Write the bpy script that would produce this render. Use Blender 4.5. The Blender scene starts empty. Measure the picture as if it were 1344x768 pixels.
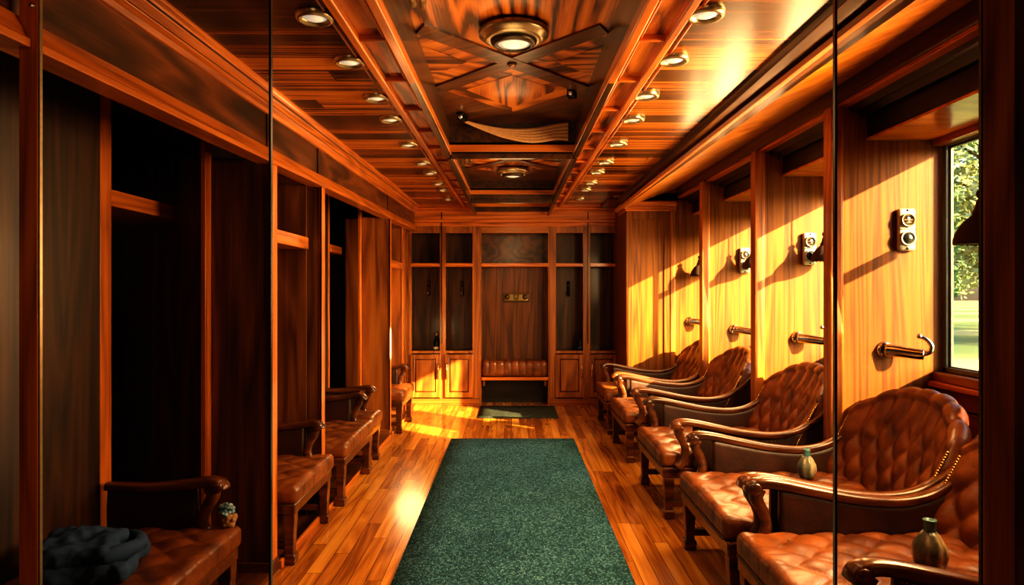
import bpy, bmesh, math, random
from mathutils import Vector, Matrix, noise as mnoise

random.seed(7)
C = bpy.context.scene.collection
PI = math.pi
CAM_Z = 1.45

# ------------------------------------------------------------------ materials
class NT:
    def __init__(s, name):
        s.m = bpy.data.materials.new(name); s.m.use_nodes = True
        s.t = s.m.node_tree; s.n = s.t.nodes; s.l = s.t.links
        s.b = s.n.get('Principled BSDF'); s.out = s.n.get('Material Output')
    def node(s, typ, **kw):
        n = s.n.new(typ)
        for k, v in kw.items(): setattr(n, k, v)
        return n
    def link(s, a, b): s.l.new(a, b)
    def math(s, op, a, b=None, c=None):
        n = s.node('ShaderNodeMath', operation=op)
        for i, v in enumerate((a, b, c)):
            if v is None: continue
            if isinstance(v, (int, float)): n.inputs[i].default_value = v
            else: s.link(v, n.inputs[i])
        return n.outputs[0]
    def ramp(s, fac, stops):
        r = s.node('ShaderNodeValToRGB')
        el = r.color_ramp.elements
        while len(el) < len(stops): el.new(0.5)
        for e, (p, c) in zip(el, stops):
            e.position = p; e.color = (*c, 1)
        s.link(fac, r.inputs[0]); return r.outputs[0]
    def mix(s, fac, a, b, mode='MIX'):
        n = s.node('ShaderNodeMix', data_type='RGBA', blend_type=mode)
        for sock, v in ((n.inputs[0], fac), (n.inputs[6], a), (n.inputs[7], b)):
            if isinstance(v, (int, float)): sock.default_value = v
            elif isinstance(v, tuple): sock.default_value = (*v, 1)
            else: s.link(v, sock)
        return n.outputs[2]

def simple(name, col, rough=0.5, metal=0.0, coat=0.0, emis=None, estr=0, bump=0, bscale=60):
    N = NT(name); b = N.b
    b.inputs['Base Color'].default_value = (*col, 1)
    b.inputs['Roughness'].default_value = rough
    b.inputs['Metallic'].default_value = metal
    b.inputs['Coat Weight'].default_value = coat
    tc = N.node('ShaderNodeTexCoord')
    nz = N.node('ShaderNodeTexNoise'); nz.inputs['Scale'].default_value = bscale; nz.inputs['Detail'].default_value = 4
    N.link(tc.outputs['Object'], nz.inputs['Vector'])
    col2 = N.mix(nz.outputs[0], tuple(c*0.72 for c in col), tuple(min(1, c*1.22) for c in col))
    N.link(col2, b.inputs['Base Color'])
    if emis:
        b.inputs['Emission Color'].default_value = (*emis, 1); b.inputs['Emission Strength'].default_value = estr
    if bump:
        bp = N.node('ShaderNodeBump'); bp.inputs['Strength'].default_value = bump; bp.inputs['Distance'].default_value = 0.003
        N.link(nz.outputs[0], bp.inputs['Height']); N.link(bp.outputs[0], b.inputs['Normal'])
    return N.m

def wood(name, stops, axis='Z', across=9.0, along=0.55, rough=0.38, coat=0.25, plank=None, distort=1.2, rings=0.5,
         rot=0.0, bump=0.12, spec=0.5):
    """Streaky timber: long noise along `axis`, plus warped ring figure. plank=(across_axis, width, along_axis, length)."""
    N = NT(name); b = N.b
    tc = N.node('ShaderNodeTexCoord')
    vec = tc.outputs['Object']
    if rot:
        mr = N.node('ShaderNodeMapping'); mr.inputs['Rotation'].default_value = (0, 0, rot)
        N.link(vec, mr.inputs['Vector']); vec = mr.outputs[0]
    tone = None; seam = None
    if plank:
        sp = N.node('ShaderNodeSeparateXYZ'); N.link(vec, sp.inputs[0])
        A = N.math('DIVIDE', sp.outputs['XYZ'.index(plank[0])], plank[1])
        cell = N.math('FLOOR', A)
        w1 = N.node('ShaderNodeTexWhiteNoise', noise_dimensions='1D'); N.link(cell, w1.inputs['W'])
        B = N.math('ADD', N.math('DIVIDE', sp.outputs['XYZ'.index(plank[2])], plank[3]), N.math('MULTIPLY', w1.outputs['Value'], 7.0))
        cell2 = N.math('FLOOR', B)
        cmb = N.node('ShaderNodeCombineXYZ'); N.link(cell, cmb.inputs[0]); N.link(cell2, cmb.inputs[1])
        w2 = N.node('ShaderNodeTexWhiteNoise', noise_dimensions='2D'); N.link(cmb.outputs[0], w2.inputs['Vector'])
        tone = w2.outputs['Value']
        off = N.node('ShaderNodeVectorMath', operation='MULTIPLY_ADD')
        N.link(w2.outputs['Color'], off.inputs[0]); off.inputs[1].default_value = (9, 9, 9); N.link(vec, off.inputs[2])
        vec = off.outputs[0]
        fa = N.math('FRACT', A); fb = N.math('FRACT', B)
        ea = N.math('MINIMUM', fa, N.math('SUBTRACT', 1.0, fa))
        eb = N.math('MULTIPLY', N.math('MINIMUM', fb, N.math('SUBTRACT', 1.0, fb)), plank[3]/plank[1])
        seam = N.math('GREATER_THAN', N.math('MINIMUM', ea, eb), 0.018)
    mp = N.node('ShaderNodeMapping')
    sc = [across]*3; sc['XYZ'.index(axis)] = along
    mp.inputs['Scale'].default_value = sc
    N.link(vec, mp.inputs['Vector'])
    n1 = N.node('ShaderNodeTexNoise'); n1.inputs['Scale'].default_value = 1.0; n1.inputs['Detail'].default_value = 7
    n1.inputs['Roughness'].default_value = 0.62; n1.inputs['Distortion'].default_value = distort
    N.link(mp.outputs[0], n1.inputs['Vector'])
    mp2 = N.node('ShaderNodeMapping'); sc2 = [across*0.42]*3; sc2['XYZ'.index(axis)] = along*0.8
    mp2.inputs['Scale'].default_value = sc2; mp2.inputs['Location'].default_value = (3.1, 1.7, 5.3)
    N.link(vec, mp2.inputs['Vector'])
    n2 = N.node('ShaderNodeTexNoise'); n2.inputs['Scale'].default_value = 0.8; n2.inputs['Detail'].default_value = 2
    N.link(mp2.outputs[0], n2.inputs['Vector'])
    ring = N.math('FRACT', N.math('MULTIPLY', n2.outputs[0], 9.0))
    ring = N.math('ABSOLUTE', N.math('SUBTRACT', N.math('MULTIPLY', ring, 2.0), 1.0))
    mp3 = N.node('ShaderNodeMapping'); sc3 = [across*12]*3; sc3['XYZ'.index(axis)] = along*5
    mp3.inputs['Scale'].default_value = sc3; N.link(vec, mp3.inputs['Vector'])
    n3 = N.node('ShaderNodeTexNoise'); n3.inputs['Scale'].default_value = 1.0; n3.inputs['Detail'].default_value = 3
    N.link(mp3.outputs[0], n3.inputs['Vector'])
    f = N.math('ADD', N.math('MULTIPLY', n1.outputs[0], 1.0-rings*0.5), N.math('MULTIPLY', ring, rings*0.5))
    f = N.math('ADD', f, N.math('MULTIPLY', N.math('SUBTRACT', n3.outputs[0], 0.5), 0.30))
    if tone is not None:
        f = N.math('ADD', f, N.math('MULTIPLY', N.math('SUBTRACT', tone, 0.5), 0.42))
    col = N.ramp(f, stops)
    if seam is not None:
        col = N.mix(seam, tuple(c*0.25 for c in stops[0][1]), col)
    N.link(col, b.inputs['Base Color'])
    b.inputs['Roughness'].default_value = rough
    b.inputs['Coat Weight'].default_value = coat; b.inputs['Coat Roughness'].default_value = 0.12
    b.inputs['Specular IOR Level'].default_value = spec
    if bump:
        bp = N.node('ShaderNodeBump'); bp.inputs['Strength'].default_value = bump; bp.inputs['Distance'].default_value = 0.002
        N.link(f, bp.inputs['Height']); N.link(bp.outputs[0], b.inputs['Normal'])
    return N.m

def S(*cols, pos=None):
    n = len(cols); pos = pos or [0.28 + 0.46*i/(n-1) for i in range(n)]
    cols = [(r, g*1.14, b*1.05) for r, g, b in cols]
    return list(zip(pos, cols))

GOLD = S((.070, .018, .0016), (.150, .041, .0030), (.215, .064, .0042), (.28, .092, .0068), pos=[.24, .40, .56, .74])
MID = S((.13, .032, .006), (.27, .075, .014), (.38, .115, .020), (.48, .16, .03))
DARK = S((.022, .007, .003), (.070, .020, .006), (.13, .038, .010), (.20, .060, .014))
TRIM = S((.24, .055, .008), (.44, .110, .014), (.58, .155, .020), (.66, .20, .03))
ZEB = S((.008, .003, .0015), (.07, .016, .003), (.30, .072, .009), (.55, .165, .022), pos=[.36, .47, .57, .68])
COFF = S((.06, .014, .004), (.40, .095, .012), (.60, .170, .022), (.72, .24, .035), pos=[.36, .47, .58, .74])
FLOOR = S((.24, .064, .010), (.44, .140, .020), (.60, .220, .034), (.72, .30, .055), pos=[.24, .42, .58, .76])
M = {}
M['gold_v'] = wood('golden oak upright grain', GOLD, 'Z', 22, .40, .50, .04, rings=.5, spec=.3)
M['mid_v'] = wood('walnut upright grain', MID, 'Z', 10, .5, .4, .2)
M['mid_h'] = wood('walnut long grain', MID, 'Y', 10, .5, .36, .25)
M['mid_x'] = wood('walnut cross grain', MID, 'X', 10, .5, .36, .25)
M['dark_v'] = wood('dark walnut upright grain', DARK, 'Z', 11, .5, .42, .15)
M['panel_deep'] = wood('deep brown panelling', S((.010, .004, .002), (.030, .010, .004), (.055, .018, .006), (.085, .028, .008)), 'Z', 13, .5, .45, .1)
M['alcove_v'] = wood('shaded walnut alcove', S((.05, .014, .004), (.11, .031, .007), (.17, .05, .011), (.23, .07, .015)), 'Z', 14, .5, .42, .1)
M['dark_h'] = wood('dark walnut long grain', DARK, 'Y', 7, .6, .35, .25)
M['trim_v'] = wood('orange teak upright', TRIM, 'Z', 14, .6, .36, .25)
M['trim_h'] = wood('orange teak long', TRIM, 'Y', 16, .5, .34, .3)
M['trim_x'] = wood('orange teak cross', TRIM, 'X', 16, .5, .34, .3)
M['black_h'] = wood('ebonised moulding', S((.008, .004, .003), (.016, .008, .005), (.03, .014, .007)), 'Y', 9, .5, .4, .2)
M['crown_dark'] = wood('dark crown moulding', S((.02, .007, .003), (.055, .018, .006), (.10, .03, .009)), 'Y', 12, .4, .35, .3)
M['soffit'] = wood('polished soffit veneer', S((.34, .085, .012), (.55, .155, .020), (.70, .23, .032), (.8, .30, .05)), 'X', 7, .8, .28, .5)
M['frieze'] = wood('figured frieze veneer', S((.018, .006, .002), (.060, .016, .004), (.12, .032, .007), (.22, .058, .012)), 'Y', 9, .7, .34, .2, rings=.6)
M['zebra'] = wood('striped ceiling boards', ZEB, 'X', 20, .30, .25, .10, plank=('Y', .17, 'X', 5.0), distort=.6, rings=.25, bump=.05, spec=.35)
M['ladder'] = wood('ceiling ladder veneer', COFF, 'Y', 9, .9, .3, .35)
M['coff_y'] = wood('coffer veneer lengthwise', COFF, 'Y', 10, .6, .30, .3, rings=.72, distort=.9)
M['coff_p'] = wood('coffer veneer raked', COFF, 'X', 8, .9, .32, .3, rot=.62, rings=.72, distort=.9)
M['coff_n'] = wood('coffer veneer raked back', COFF, 'X', 8, .9, .32, .3, rot=-.62, rings=.72, distort=.9)
M['coff_x'] = wood('coffer veneer crosswise', COFF, 'X', 10, .6, .30, .3, rings=.72, distort=.9)
M['coff_band'] = wood('coffer dark band', S((.035, .010, .004), (.10, .026, .006), (.19, .050, .010)), 'X', 12, .9, .34, .2, rot=.6)
M['floor'] = wood('polished floorboards', FLOOR, 'Y', 13, .7, .24, .35, plank=('X', .082, 'Y', 1.25), distort=.6, rings=.35, bump=.06)
M['floor_dark'] = wood('dark plinth boards', DARK, 'Y', 10, .7, .3, .3)
M['frame_wood'] = wood('mahogany chair frame', S((.030, .009, .003), (.075, .021, .006), (.13, .036, .009), (.20, .058, .014)), 'X', 14, 1.5, .28, .5)
M['siding'] = wood('red panel boards', S((.12, .026, .006), (.24, .06, .010), (.34, .09, .016)), 'Y', 8, .7, .38, .2)

def leather(name, base, hi, rough=.33):
    N = NT(name); b = N.b
    tc = N.node('ShaderNodeTexCoord')
    n = N.node('ShaderNodeTexNoise'); n.inputs['Scale'].default_value = 7; n.inputs['Detail'].default_value = 6; n.inputs['Distortion'].default_value = .6
    N.link(tc.outputs['Object'], n.inputs['Vector'])
    N.link(N.ramp(n.outputs[0], [(.3, base), (.52, tuple((a+c)/2 for a, c in zip(base, hi))), (.72, hi)]), b.inputs['Base Color'])
    v = N.node('ShaderNodeTexVoronoi'); v.inputs['Scale'].default_value = 170
    N.link(tc.outputs['Object'], v.inputs['Vector'])
    n2 = N.node('ShaderNodeTexNoise'); n2.inputs['Scale'].default_value = 22; n2.inputs['Detail'].default_value = 3; n2.inputs['Distortion'].default_value = 2
    N.link(tc.outputs['Object'], n2.inputs['Vector'])
    h = N.math('ADD', N.math('MULTIPLY', v.outputs['Distance'], .25), n2.outputs[0])
    bp = N.node('ShaderNodeBump'); bp.inputs['Strength'].default_value = .22; bp.inputs['Distance'].default_value = .006
    N.link(h, bp.inputs['Height']); N.link(bp.outputs[0], b.inputs['Normal'])
    b.inputs['Roughness'].default_value = rough; b.inputs['Coat Weight'].default_value = .14; b.inputs['Coat Roughness'].default_value = .25
    return N.m
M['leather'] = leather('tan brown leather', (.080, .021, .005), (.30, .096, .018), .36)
M['leather_dark'] = leather('shadow brown leather', (.024, .008, .004), (.060, .018, .006), .5)  # plain darker leather for arm panels, buttons and piping
M['chrome'] = simple('polished chrome', (.66, .72, .78), .14, 1.0)
M['steel_plate'] = simple('brushed pale plate', (.50, .49, .44), .36, .35)
M['bronze'] = simple('aged bronze', (.40, .32, .20), .30, .85)
M['bronze_dark'] = simple('dark bronze', (.075, .055, .035), .4, .85)
M['brass'] = simple('worn brass', (.70, .48, .20), .25, 1.0)
M['iron'] = simple('black iron', (.020, .018, .017), .4, .6)
M['dark_hole'] = simple('dark glass eye', (.02, .024, .024), .15, .0, .6)
M['lens'] = simple('frosted lamp lens', (.70, .72, .62), .25, 0, .4, (1, .95, .78), .30, bscale=14)
M['ivory'] = simple('pale ivory', (.68, .62, .50), .4)
M['plaque'] = simple('old brass plaque', (.33, .23, .09), .42, .7)
M['strap'] = simple('tan canvas strap', (.50, .28, .13), .6)
M['fringe'] = simple('dark fringe', (.045, .022, .012), .75, bump=.8, bscale=40)
M['win_frame'] = simple('grey green painted frame', (.10, .13, .13), .4)
M['edge_dark'] = simple('dark glass edge', (.012, .008, .006), .25, .2)
M['ceramic'] = None

def streaked(name, c1, c2, c3, scale=(30, 30, 5), rough=.3, stops=(.35, .5, .65)):
    N = NT(name); tc = N.node('ShaderNodeTexCoord'); mp = N.node('ShaderNodeMapping'); mp.inputs['Scale'].default_value = scale
    N.link(tc.outputs['Object'], mp.inputs['Vector'])
    n = N.node('ShaderNodeTexNoise'); n.inputs['Scale'].default_value = 1; n.inputs['Detail'].default_value = 4; N.link(mp.outputs[0], n.inputs['Vector'])
    N.link(N.ramp(n.outputs[0], list(zip(stops, (c1, c2, c3)))), N.b.inputs['Base Color'])
    N.b.inputs['Roughness'].default_value = rough; N.b.inputs['Coat Weight'].default_value = .4
    return N.m
M['ceramic'] = streaked('streaked glazed ceramic', (.05, .10, .10), (.20, .19, .13), (.66, .54, .32))
M['teal'] = simple('teal glaze', (.08, .24, .24), .3, 0, .4)
M['navy'] = simple('navy cotton cloth', (.022, .062, .150), .85, bump=.5, bscale=220)
M['blue_foil'] = streaked('crumpled blue foil', (.02, .10, .22), (.10, .28, .40), (.55, .60, .55), (60, 60, 60), .25)
M['tan_cloth'] = simple('tan cloth', (.36, .20, .08), .7, bump=.4)

def rug_mat(name, c0, c1, c2):
    N = NT(name); tc = N.node('ShaderNodeTexCoord')
    mp = N.node('ShaderNodeMapping'); mp.inputs['Scale'].default_value = (125, 75, 1); N.link(tc.outputs['Object'], mp.inputs['Vector'])
    v = N.node('ShaderNodeTexVoronoi'); v.inputs['Scale'].default_value = 1.0; N.link(mp.outputs[0], v.inputs['Vector'])
    n = N.node('ShaderNodeTexNoise'); n.inputs['Scale'].default_value = 2.2; n.inputs['Detail'].default_value = 5; N.link(tc.outputs['Object'], n.inputs['Vector'])
    sp = N.node('ShaderNodeSeparateColor'); N.link(v.outputs['Color'], sp.inputs[0])
    f = N.math('ADD', N.math('MULTIPLY', sp.outputs[0], .7), N.math('MULTIPLY', n.outputs[0], .35))
    f = N.math('SUBTRACT', f, N.math('MULTIPLY', v.outputs['Distance'], .35))
    N.link(N.ramp(f, [(.12, c0), (.5, c1), (.86, c2)]), N.b.inputs['Base Color'])
    bp = N.node('ShaderNodeBump'); bp.inputs['Strength'].default_value = .7; bp.inputs['Distance'].default_value = .006; bp.invert = True
    N.link(v.outputs['Distance'], bp.inputs['Height']); N.link(bp.outputs[0], N.b.inputs['Normal'])
    N.b.inputs['Roughness'].default_value = .9; N.b.inputs['Specular IOR Level'].default_value = .2
    return N.m
M['rug'] = rug_mat('teal woven carpet', (.013, .050, .066), (.040, .138, .170), (.18, .36, .39))
M['mat'] = rug_mat('slate woven mat', (.02, .028, .024), (.055, .065, .05), (.13, .14, .10))

def glass(name, tint, refl):
    N = NT(name); N.n.remove(N.b)
    tr = N.node('ShaderNodeBsdfTransparent'); tr.inputs[0].default_value = (*tint, 1)
    gl = N.node('ShaderNodeBsdfGlossy'); gl.inputs['Roughness'].default_value = .04; gl.inputs[0].default_value = (1, .95, .85, 1)
    lw = N.node('ShaderNodeLayerWeight'); lw.inputs[0].default_value = .5
    fr = N.math('ADD', N.math('MULTIPLY', N.math('POWER', lw.outputs['Facing'], 4.0), .5), .018)
    mx = N.node('ShaderNodeMixShader')
    N.link(N.math('MULTIPLY', fr, refl), mx.inputs[0]); N.link(tr.outputs[0], mx.inputs[1]); N.link(gl.outputs[0], mx.inputs[2])
    N.link(mx.outputs[0], N.out.inputs[0]); return N.m
M['pane'] = glass('clear window glass', (.97, .98, .96), .8)
M['screen_glass'] = glass('smoked screen glass', (.80, .77, .74), .7)

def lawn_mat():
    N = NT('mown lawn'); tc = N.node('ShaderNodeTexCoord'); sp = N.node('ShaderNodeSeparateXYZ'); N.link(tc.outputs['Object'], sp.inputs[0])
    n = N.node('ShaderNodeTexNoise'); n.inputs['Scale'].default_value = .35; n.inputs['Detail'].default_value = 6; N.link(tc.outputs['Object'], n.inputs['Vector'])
    s = N.math('SINE', N.math('ADD', N.math('MULTIPLY', sp.outputs[1], .42), N.math('MULTIPLY', n.outputs[0], 1.2)))  # light and dark bands paint tree shadows onto the grass
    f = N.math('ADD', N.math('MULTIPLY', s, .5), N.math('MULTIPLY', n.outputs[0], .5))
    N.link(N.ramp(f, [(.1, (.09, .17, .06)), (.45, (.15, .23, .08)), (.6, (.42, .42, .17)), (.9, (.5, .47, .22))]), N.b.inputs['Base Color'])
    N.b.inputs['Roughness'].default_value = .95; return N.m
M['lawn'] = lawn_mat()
def leaf_mat(name, a, b_, c):  # leaf colours lightened to stand in for distance haze
    N = NT(name); tc = N.node('ShaderNodeTexCoord')
    n = N.node('ShaderNodeTexNoise'); n.inputs['Scale'].default_value = 1.3; n.inputs['Detail'].default_value = 5; N.link(tc.outputs['Object'], n.inputs['Vector'])
    N.link(N.ramp(n.outputs[0], [(.32, a), (.5, b_), (.68, c)]), N.b.inputs['Base Color']); N.b.inputs['Roughness'].default_value = .8
    N.b.inputs['Specular IOR Level'].default_value = .1
    return N.m
M['leaf_gold'] = leaf_mat('golden foliage', (.17, .24, .09), (.32, .40, .17), (.50, .55, .30))
M['leaf_green'] = leaf_mat('green foliage', (.06, .15, .08), (.16, .28, .15), (.34, .44, .24))
M['bark'] = wood('tree bark', S((.03, .02, .012), (.08, .05, .03), (.14, .09, .05)), 'Z', 6, 1, .9, 0)

# ------------------------------------------------------------------ mesh helpers
def obj(name, bm, mat, parent=None, smooth=False, bevel=0, kind=None, autosmooth=None, mats=None):
    bmesh.ops.recalc_face_normals(bm, faces=bm.faces)
    me = bpy.data.meshes.new(name); bm.to_mesh(me); bm.free()
    for m_ in (mats or [mat]): me.materials.append(m_)
    o = bpy.data.objects.new(name, me); C.objects.link(o)
    if smooth:
        for p in me.polygons: p.use_smooth = True
    if bevel:
        b = o.modifiers.new('Bevel', 'BEVEL'); b.width = bevel; b.segments = 2; b.limit_method = 'ANGLE'; b.angle_limit = math.radians(40)
        for p in me.polygons: p.use_smooth = True
        try: me.set_sharp_from_angle(angle=math.radians(35))
        except Exception: pass
    if parent is not None: o.parent = parent
    if kind: o['kind'] = kind
    return o

def struct(name, bm, mat, bevel=0, parent=None, smooth=False):
    return obj(name, bm, mat, parent, smooth, bevel, kind='structure' if parent is None else None)

def thing(name, label, cat, loc=(0, 0, 0), rz=0, group=None):
    o = bpy.data.objects.new(name, None); C.objects.link(o); o.empty_display_size = .1
    o.location = loc; o.rotation_euler = (0, 0, rz)
    tag(o, label, cat, group); return o

def tag(o, label, cat, group=None):
    o['label'] = label; o['category'] = cat
    if group: o['group'] = group
    return o

def dup(root, loc, rz, label):
    r = root.copy(); C.objects.link(r); r.location = loc; r.rotation_euler = (0, 0, rz); r['label'] = label
    for ch in list(root.children):
        c = ch.copy(); C.objects.link(c); c.parent = r
        for g in list(ch.children):
            d = g.copy(); C.objects.link(d); d.parent = c
    return r

def hexa(bm, pts, mi=0):
    """8 points: bottom loop 4, top loop 4."""
    v = [bm.verts.new(p) for p in pts]
    for f in ((0, 3, 2, 1), (4, 5, 6, 7), (0, 1, 5, 4), (1, 2, 6, 5), (2, 3, 7, 6), (3, 0, 4, 7)):
        bm.faces.new([v[i] for i in f]).material_index = mi

def box(bm, x0, x1, y0, y1, z0, z1, mi=0):
    hexa(bm, [(x0, y0, z0), (x1, y0, z0), (x1, y1, z0), (x0, y1, z0), (x0, y0, z1), (x1, y0, z1), (x1, y1, z1), (x0, y1, z1)], mi)

def B(*boxes):
    bm = bmesh.new()
    for b in boxes: box(bm, *b)
    return bm

def loft(bm, loops, closed=True, caps=True, mi=0):
    rows = [[bm.verts.new(p) for p in L] for L in loops]
    n = len(rows[0])
    for a, b in zip(rows, rows[1:]):
        for i in range(n if closed else n-1):
            j = (i+1) % n
            bm.faces.new((a[i], a[j], b[j], b[i])).material_index = mi
    if caps and closed:
        bm.faces.new(rows[0][::-1]).material_index = mi; bm.faces.new(rows[-1]).material_index = mi
    return rows

def frames(path):
    P = [Vector(p) for p in path]; out = []
    up = Vector((0, 1, 0.013))
    for i, p in enumerate(P):
        t = (P[min(i+1, len(P)-1)] - P[max(i-1, 0)]).normalized()
        s = t.cross(up)
        if s.length < 1e-3: s = t.cross(Vector((1, 0, 0)))
        s.normalize(); u = s.cross(t).normalized(); out.append((p, t, s, u))
    return out

def tube(bm, path, r, n=10, squash=(1, 1), power=2.0, mi=0):
    """swept (super)ellipse; r scalar or per-point list; squash=(thickness along s, width along u)."""
    loops = []
    for i, (p, t, s, u) in enumerate(frames(path)):
        rr = r[i] if isinstance(r, (list, tuple)) else r
        L = []
        for k in range(n):
            a = 2*PI*k/n; c, d = math.cos(a), math.sin(a)
            c = math.copysign(abs(c)**(2/power), c); d = math.copysign(abs(d)**(2/power), d)
            L.append(p + s*(c*rr*squash[0]) + u*(d*rr*squash[1]))
        loops.append(L)
    loft(bm, loops, mi=mi)

def lathe(bm, prof, n=24, c=(0, 0, 0), axis='Z', mi=0, flute=0):
    loops = []
    for r, z in prof:
        L = []
        for k in range(n):
            a = 2*PI*k/n; rr = max(r, 1e-4) * (1 + (flute*math.cos(a*8) if flute else 0))
            q = (rr*math.cos(a), rr*math.sin(a), z)
            if axis == 'X': q = (z, q[0], q[1])
            elif axis == 'Y': q = (q[0], z, q[1])
            L.append((q[0]+c[0], q[1]+c[1], q[2]+c[2]))
        loops.append(L)
    loft(bm, loops, mi=mi)

def smooth_path(pts, n=6):
    P = [Vector(p) for p in pts]; out = []
    for i in range(len(P)-1):
        p0, p1, p2, p3 = P[max(i-1, 0)], P[i], P[i+1], P[min(i+2, len(P)-1)]
        for k in range(n):
            t = k/n
            out.append(.5*((2*p1) + (p2-p0)*t + (2*p0-5*p1+4*p2-p3)*t*t + (3*p1-p0-3*p2+p3)*t**3))
    out.append(P[-1]); return out

def extr(bm, y0, y1, prof0, prof1=None, mi=0):
    """extrude an (x,z) polygon along depth; prof1 = the far profile."""
    prof1 = prof1 or prof0
    loft(bm, [[(x, y0, z) for x, z in prof0], [(x, y1, z) for x, z in prof1]], mi=mi)

def rbox(bm, x0, x1, y0, y1, z0, z1, r, nx, ny, nz, disp=None, mi=0):
    """rounded, subdivided box; disp(p, n) -> offset along normal"""
    vs = {}
    ctr = Vector(((x0+x1)/2, (y0+y1)/2, (z0+z1)/2)); h = Vector(((x1-x0)/2, (y1-y0)/2, (z1-z0)/2))
    def put(ix, iy, iz):
        k = (ix, iy, iz)
        if k in vs: return vs[k]
        p = Vector(((ix/nx*2-1)*h.x, (iy/ny*2-1)*h.y, (iz/nz*2-1)*h.z))
        inn = Vector([max(-(h[i]-r), min(h[i]-r, p[i])) for i in range(3)])
        d = p-inn
        nrm = d.normalized() if d.length > 1e-9 else Vector((0, 0, 1))
        q = inn + nrm*r
        if d.length < 1e-9: q = p
        if disp: q = q + nrm*disp(ctr+q, nrm)
        vs[k] = bm.verts.new(ctr+q); return vs[k]
    def face(a): bm.faces.new(a).material_index = mi
    for i in range(nx):
        for j in range(ny):
            for k in (0, nz): face([put(i, j, k), put(i+1, j, k), put(i+1, j+1, k), put(i, j+1, k)])
    for i in range(nx):
        for k in range(nz):
            for j in (0, ny): face([put(i, j, k), put(i+1, j, k), put(i+1, j, k+1), put(i, j, k+1)])
    for j in range(ny):
        for k in range(nz):
            for i in (0, nx): face([put(i, j, k), put(i, j+1, k), put(i, j+1, k+1), put(i, j, k+1)])

def at(px, py, d):
    return ((px-672)*d/896, d, CAM_Z + (384-py)*d/896)

# ------------------------------------------------------------------ room dimensions
YB = 8.75                       # face of the built-in lockers at the end
def hc(d): return CAM_Z + .985 + .0195*(d-2.4)       # ceiling boards rise gently to the end
def hb(d): return CAM_Z + .615 + .024*(d-1.78)       # underside of the left header band
XL, XR = -2.35, 2.55
Y0 = -2.2

# floor
struct('floor', B((XL-.3, XR+.3, Y0-.1, YB+.8, -.12, 0)), M['floor'])
# walls
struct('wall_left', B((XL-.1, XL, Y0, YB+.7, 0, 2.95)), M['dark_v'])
struct('wall_back', B((XL, XR, YB+.55, YB+.65, 0, 2.95)), M['dark_v'])
struct('wall_front', B((XL, XR, Y0-.1, Y0, 0, 2.95)), M['dark_v'])

# right wall with window openings and added sun slots
WZ0, WZ1 = .985, 2.34
wins = [(3.47, 4.015), (4.66, 5.265), (5.36, 6.725), (6.86, 7.895)]
wtop = [2.34, 2.25, 2.25, 2.16]
TH = .032
bm = bmesh.new()
box(bm, XR, XR+TH, Y0, YB+.65, 0, WZ0); box(bm, XR, XR+TH, Y0, YB+.65, WZ1, 2.95)
edges = [Y0] + [v for w in wins for v in (w[0], w[1]+.05)] + [YB+.65]
for a, b in zip(edges[::2], edges[1::2]):
    if a < 4.1 < b:
        box(bm, XR, XR+TH, a, 4.12, WZ0, WZ1); box(bm, XR, XR+TH, 4.12, 4.20, 1.16, WZ1); box(bm, XR, XR+TH, 4.20, b, 1.16, 1.52)
    elif a < 3 < b:
        box(bm, XR, XR+TH, a, 2.72, WZ0, WZ1); box(bm, XR, XR+TH, 2.72, b, 1.16, WZ1)
    else: box(bm, XR, XR+TH, a, b, WZ0, WZ1)
for (a, b), zt_ in zip(wins, wtop):
    if zt_ < WZ1: box(bm, XR, XR+TH, a, b+.05, zt_, WZ1)
struct('wall_right', bm, M['siding'])
# roof slab above everything
struct('ceiling', B((XL-.1, XR+.12, Y0-.1, YB+.65, 2.95, 3.05)), M['black_h'])

# ---- ceiling boards either side of the central coffers
def slab(bm, xa0, xa1, xb0, xb1, d0, d1, off=0, th=.04):
    hexa(bm, [(xa0, d0, hc(d0)+off), (xa1, d0, hc(d0)+off), (xb1, d1, hc(d1)+off), (xb0, d1, hc(d1)+off),
              (xa0, d0, hc(d0)+off+th), (xa1, d0, hc(d0)+off+th), (xb1, d1, hc(d1)+off+th), (xb0, d1, hc(d1)+off+th)])
YE = 8.74
bm = bmesh.new()
slab(bm, -1.3, -.60, -1.3, -.60, Y0, YE); slab(bm, .60, 1.24, .60, 1.34, Y0, YE); slab(bm, -.6, .6, -.6, .6, Y0, 1.98)
struct('ceiling_boards', bm, M['zebra'])
bm = bmesh.new()
for s in (-1, 1):
    a, b = sorted((s*.45, s*.61)); slab(bm, a, b, a, b, 1.95, YE, .012)
struct('ceiling_ladder_panels', bm, M['ladder'])
bm = bmesh.new()
for s in (-1, 1):
    for xo, w, lo in ((.61, .017, -.022), (.655, .006, -.006), (.462, .020, -.030), (.50, .006, -.004)):
        a, b = sorted((s*(xo-w), s*(xo+w))); slab(bm, a, b, a, b, 1.95, YE, lo, .05)
struct('trim_1', bm, M['trim_h'], .006)
bm = bmesh.new()
for s in (-1, 1):
    y = 2.66
    while y < 8.6:
        a, b = sorted((s*.48, s*.60)); slab(bm, a, b, a, b, y-.011, y+.011, -.012, .04); y += .55
for a, b in ((1.97, 2.12), (4.88, 5.02), (7.36, 7.50), (8.6, 8.74)):
    slab(bm, -.47, .47, -.47, .47, a, b, -.004, .05)
    slab(bm, -.47, .47, -.47, .47, a-.004, a+.03, -.024, .05); slab(bm, -.47, .47, -.47, .47, b-.03, b+.004, -.024, .05)
struct('trim_2', bm, M['trim_x'], .006)
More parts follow.
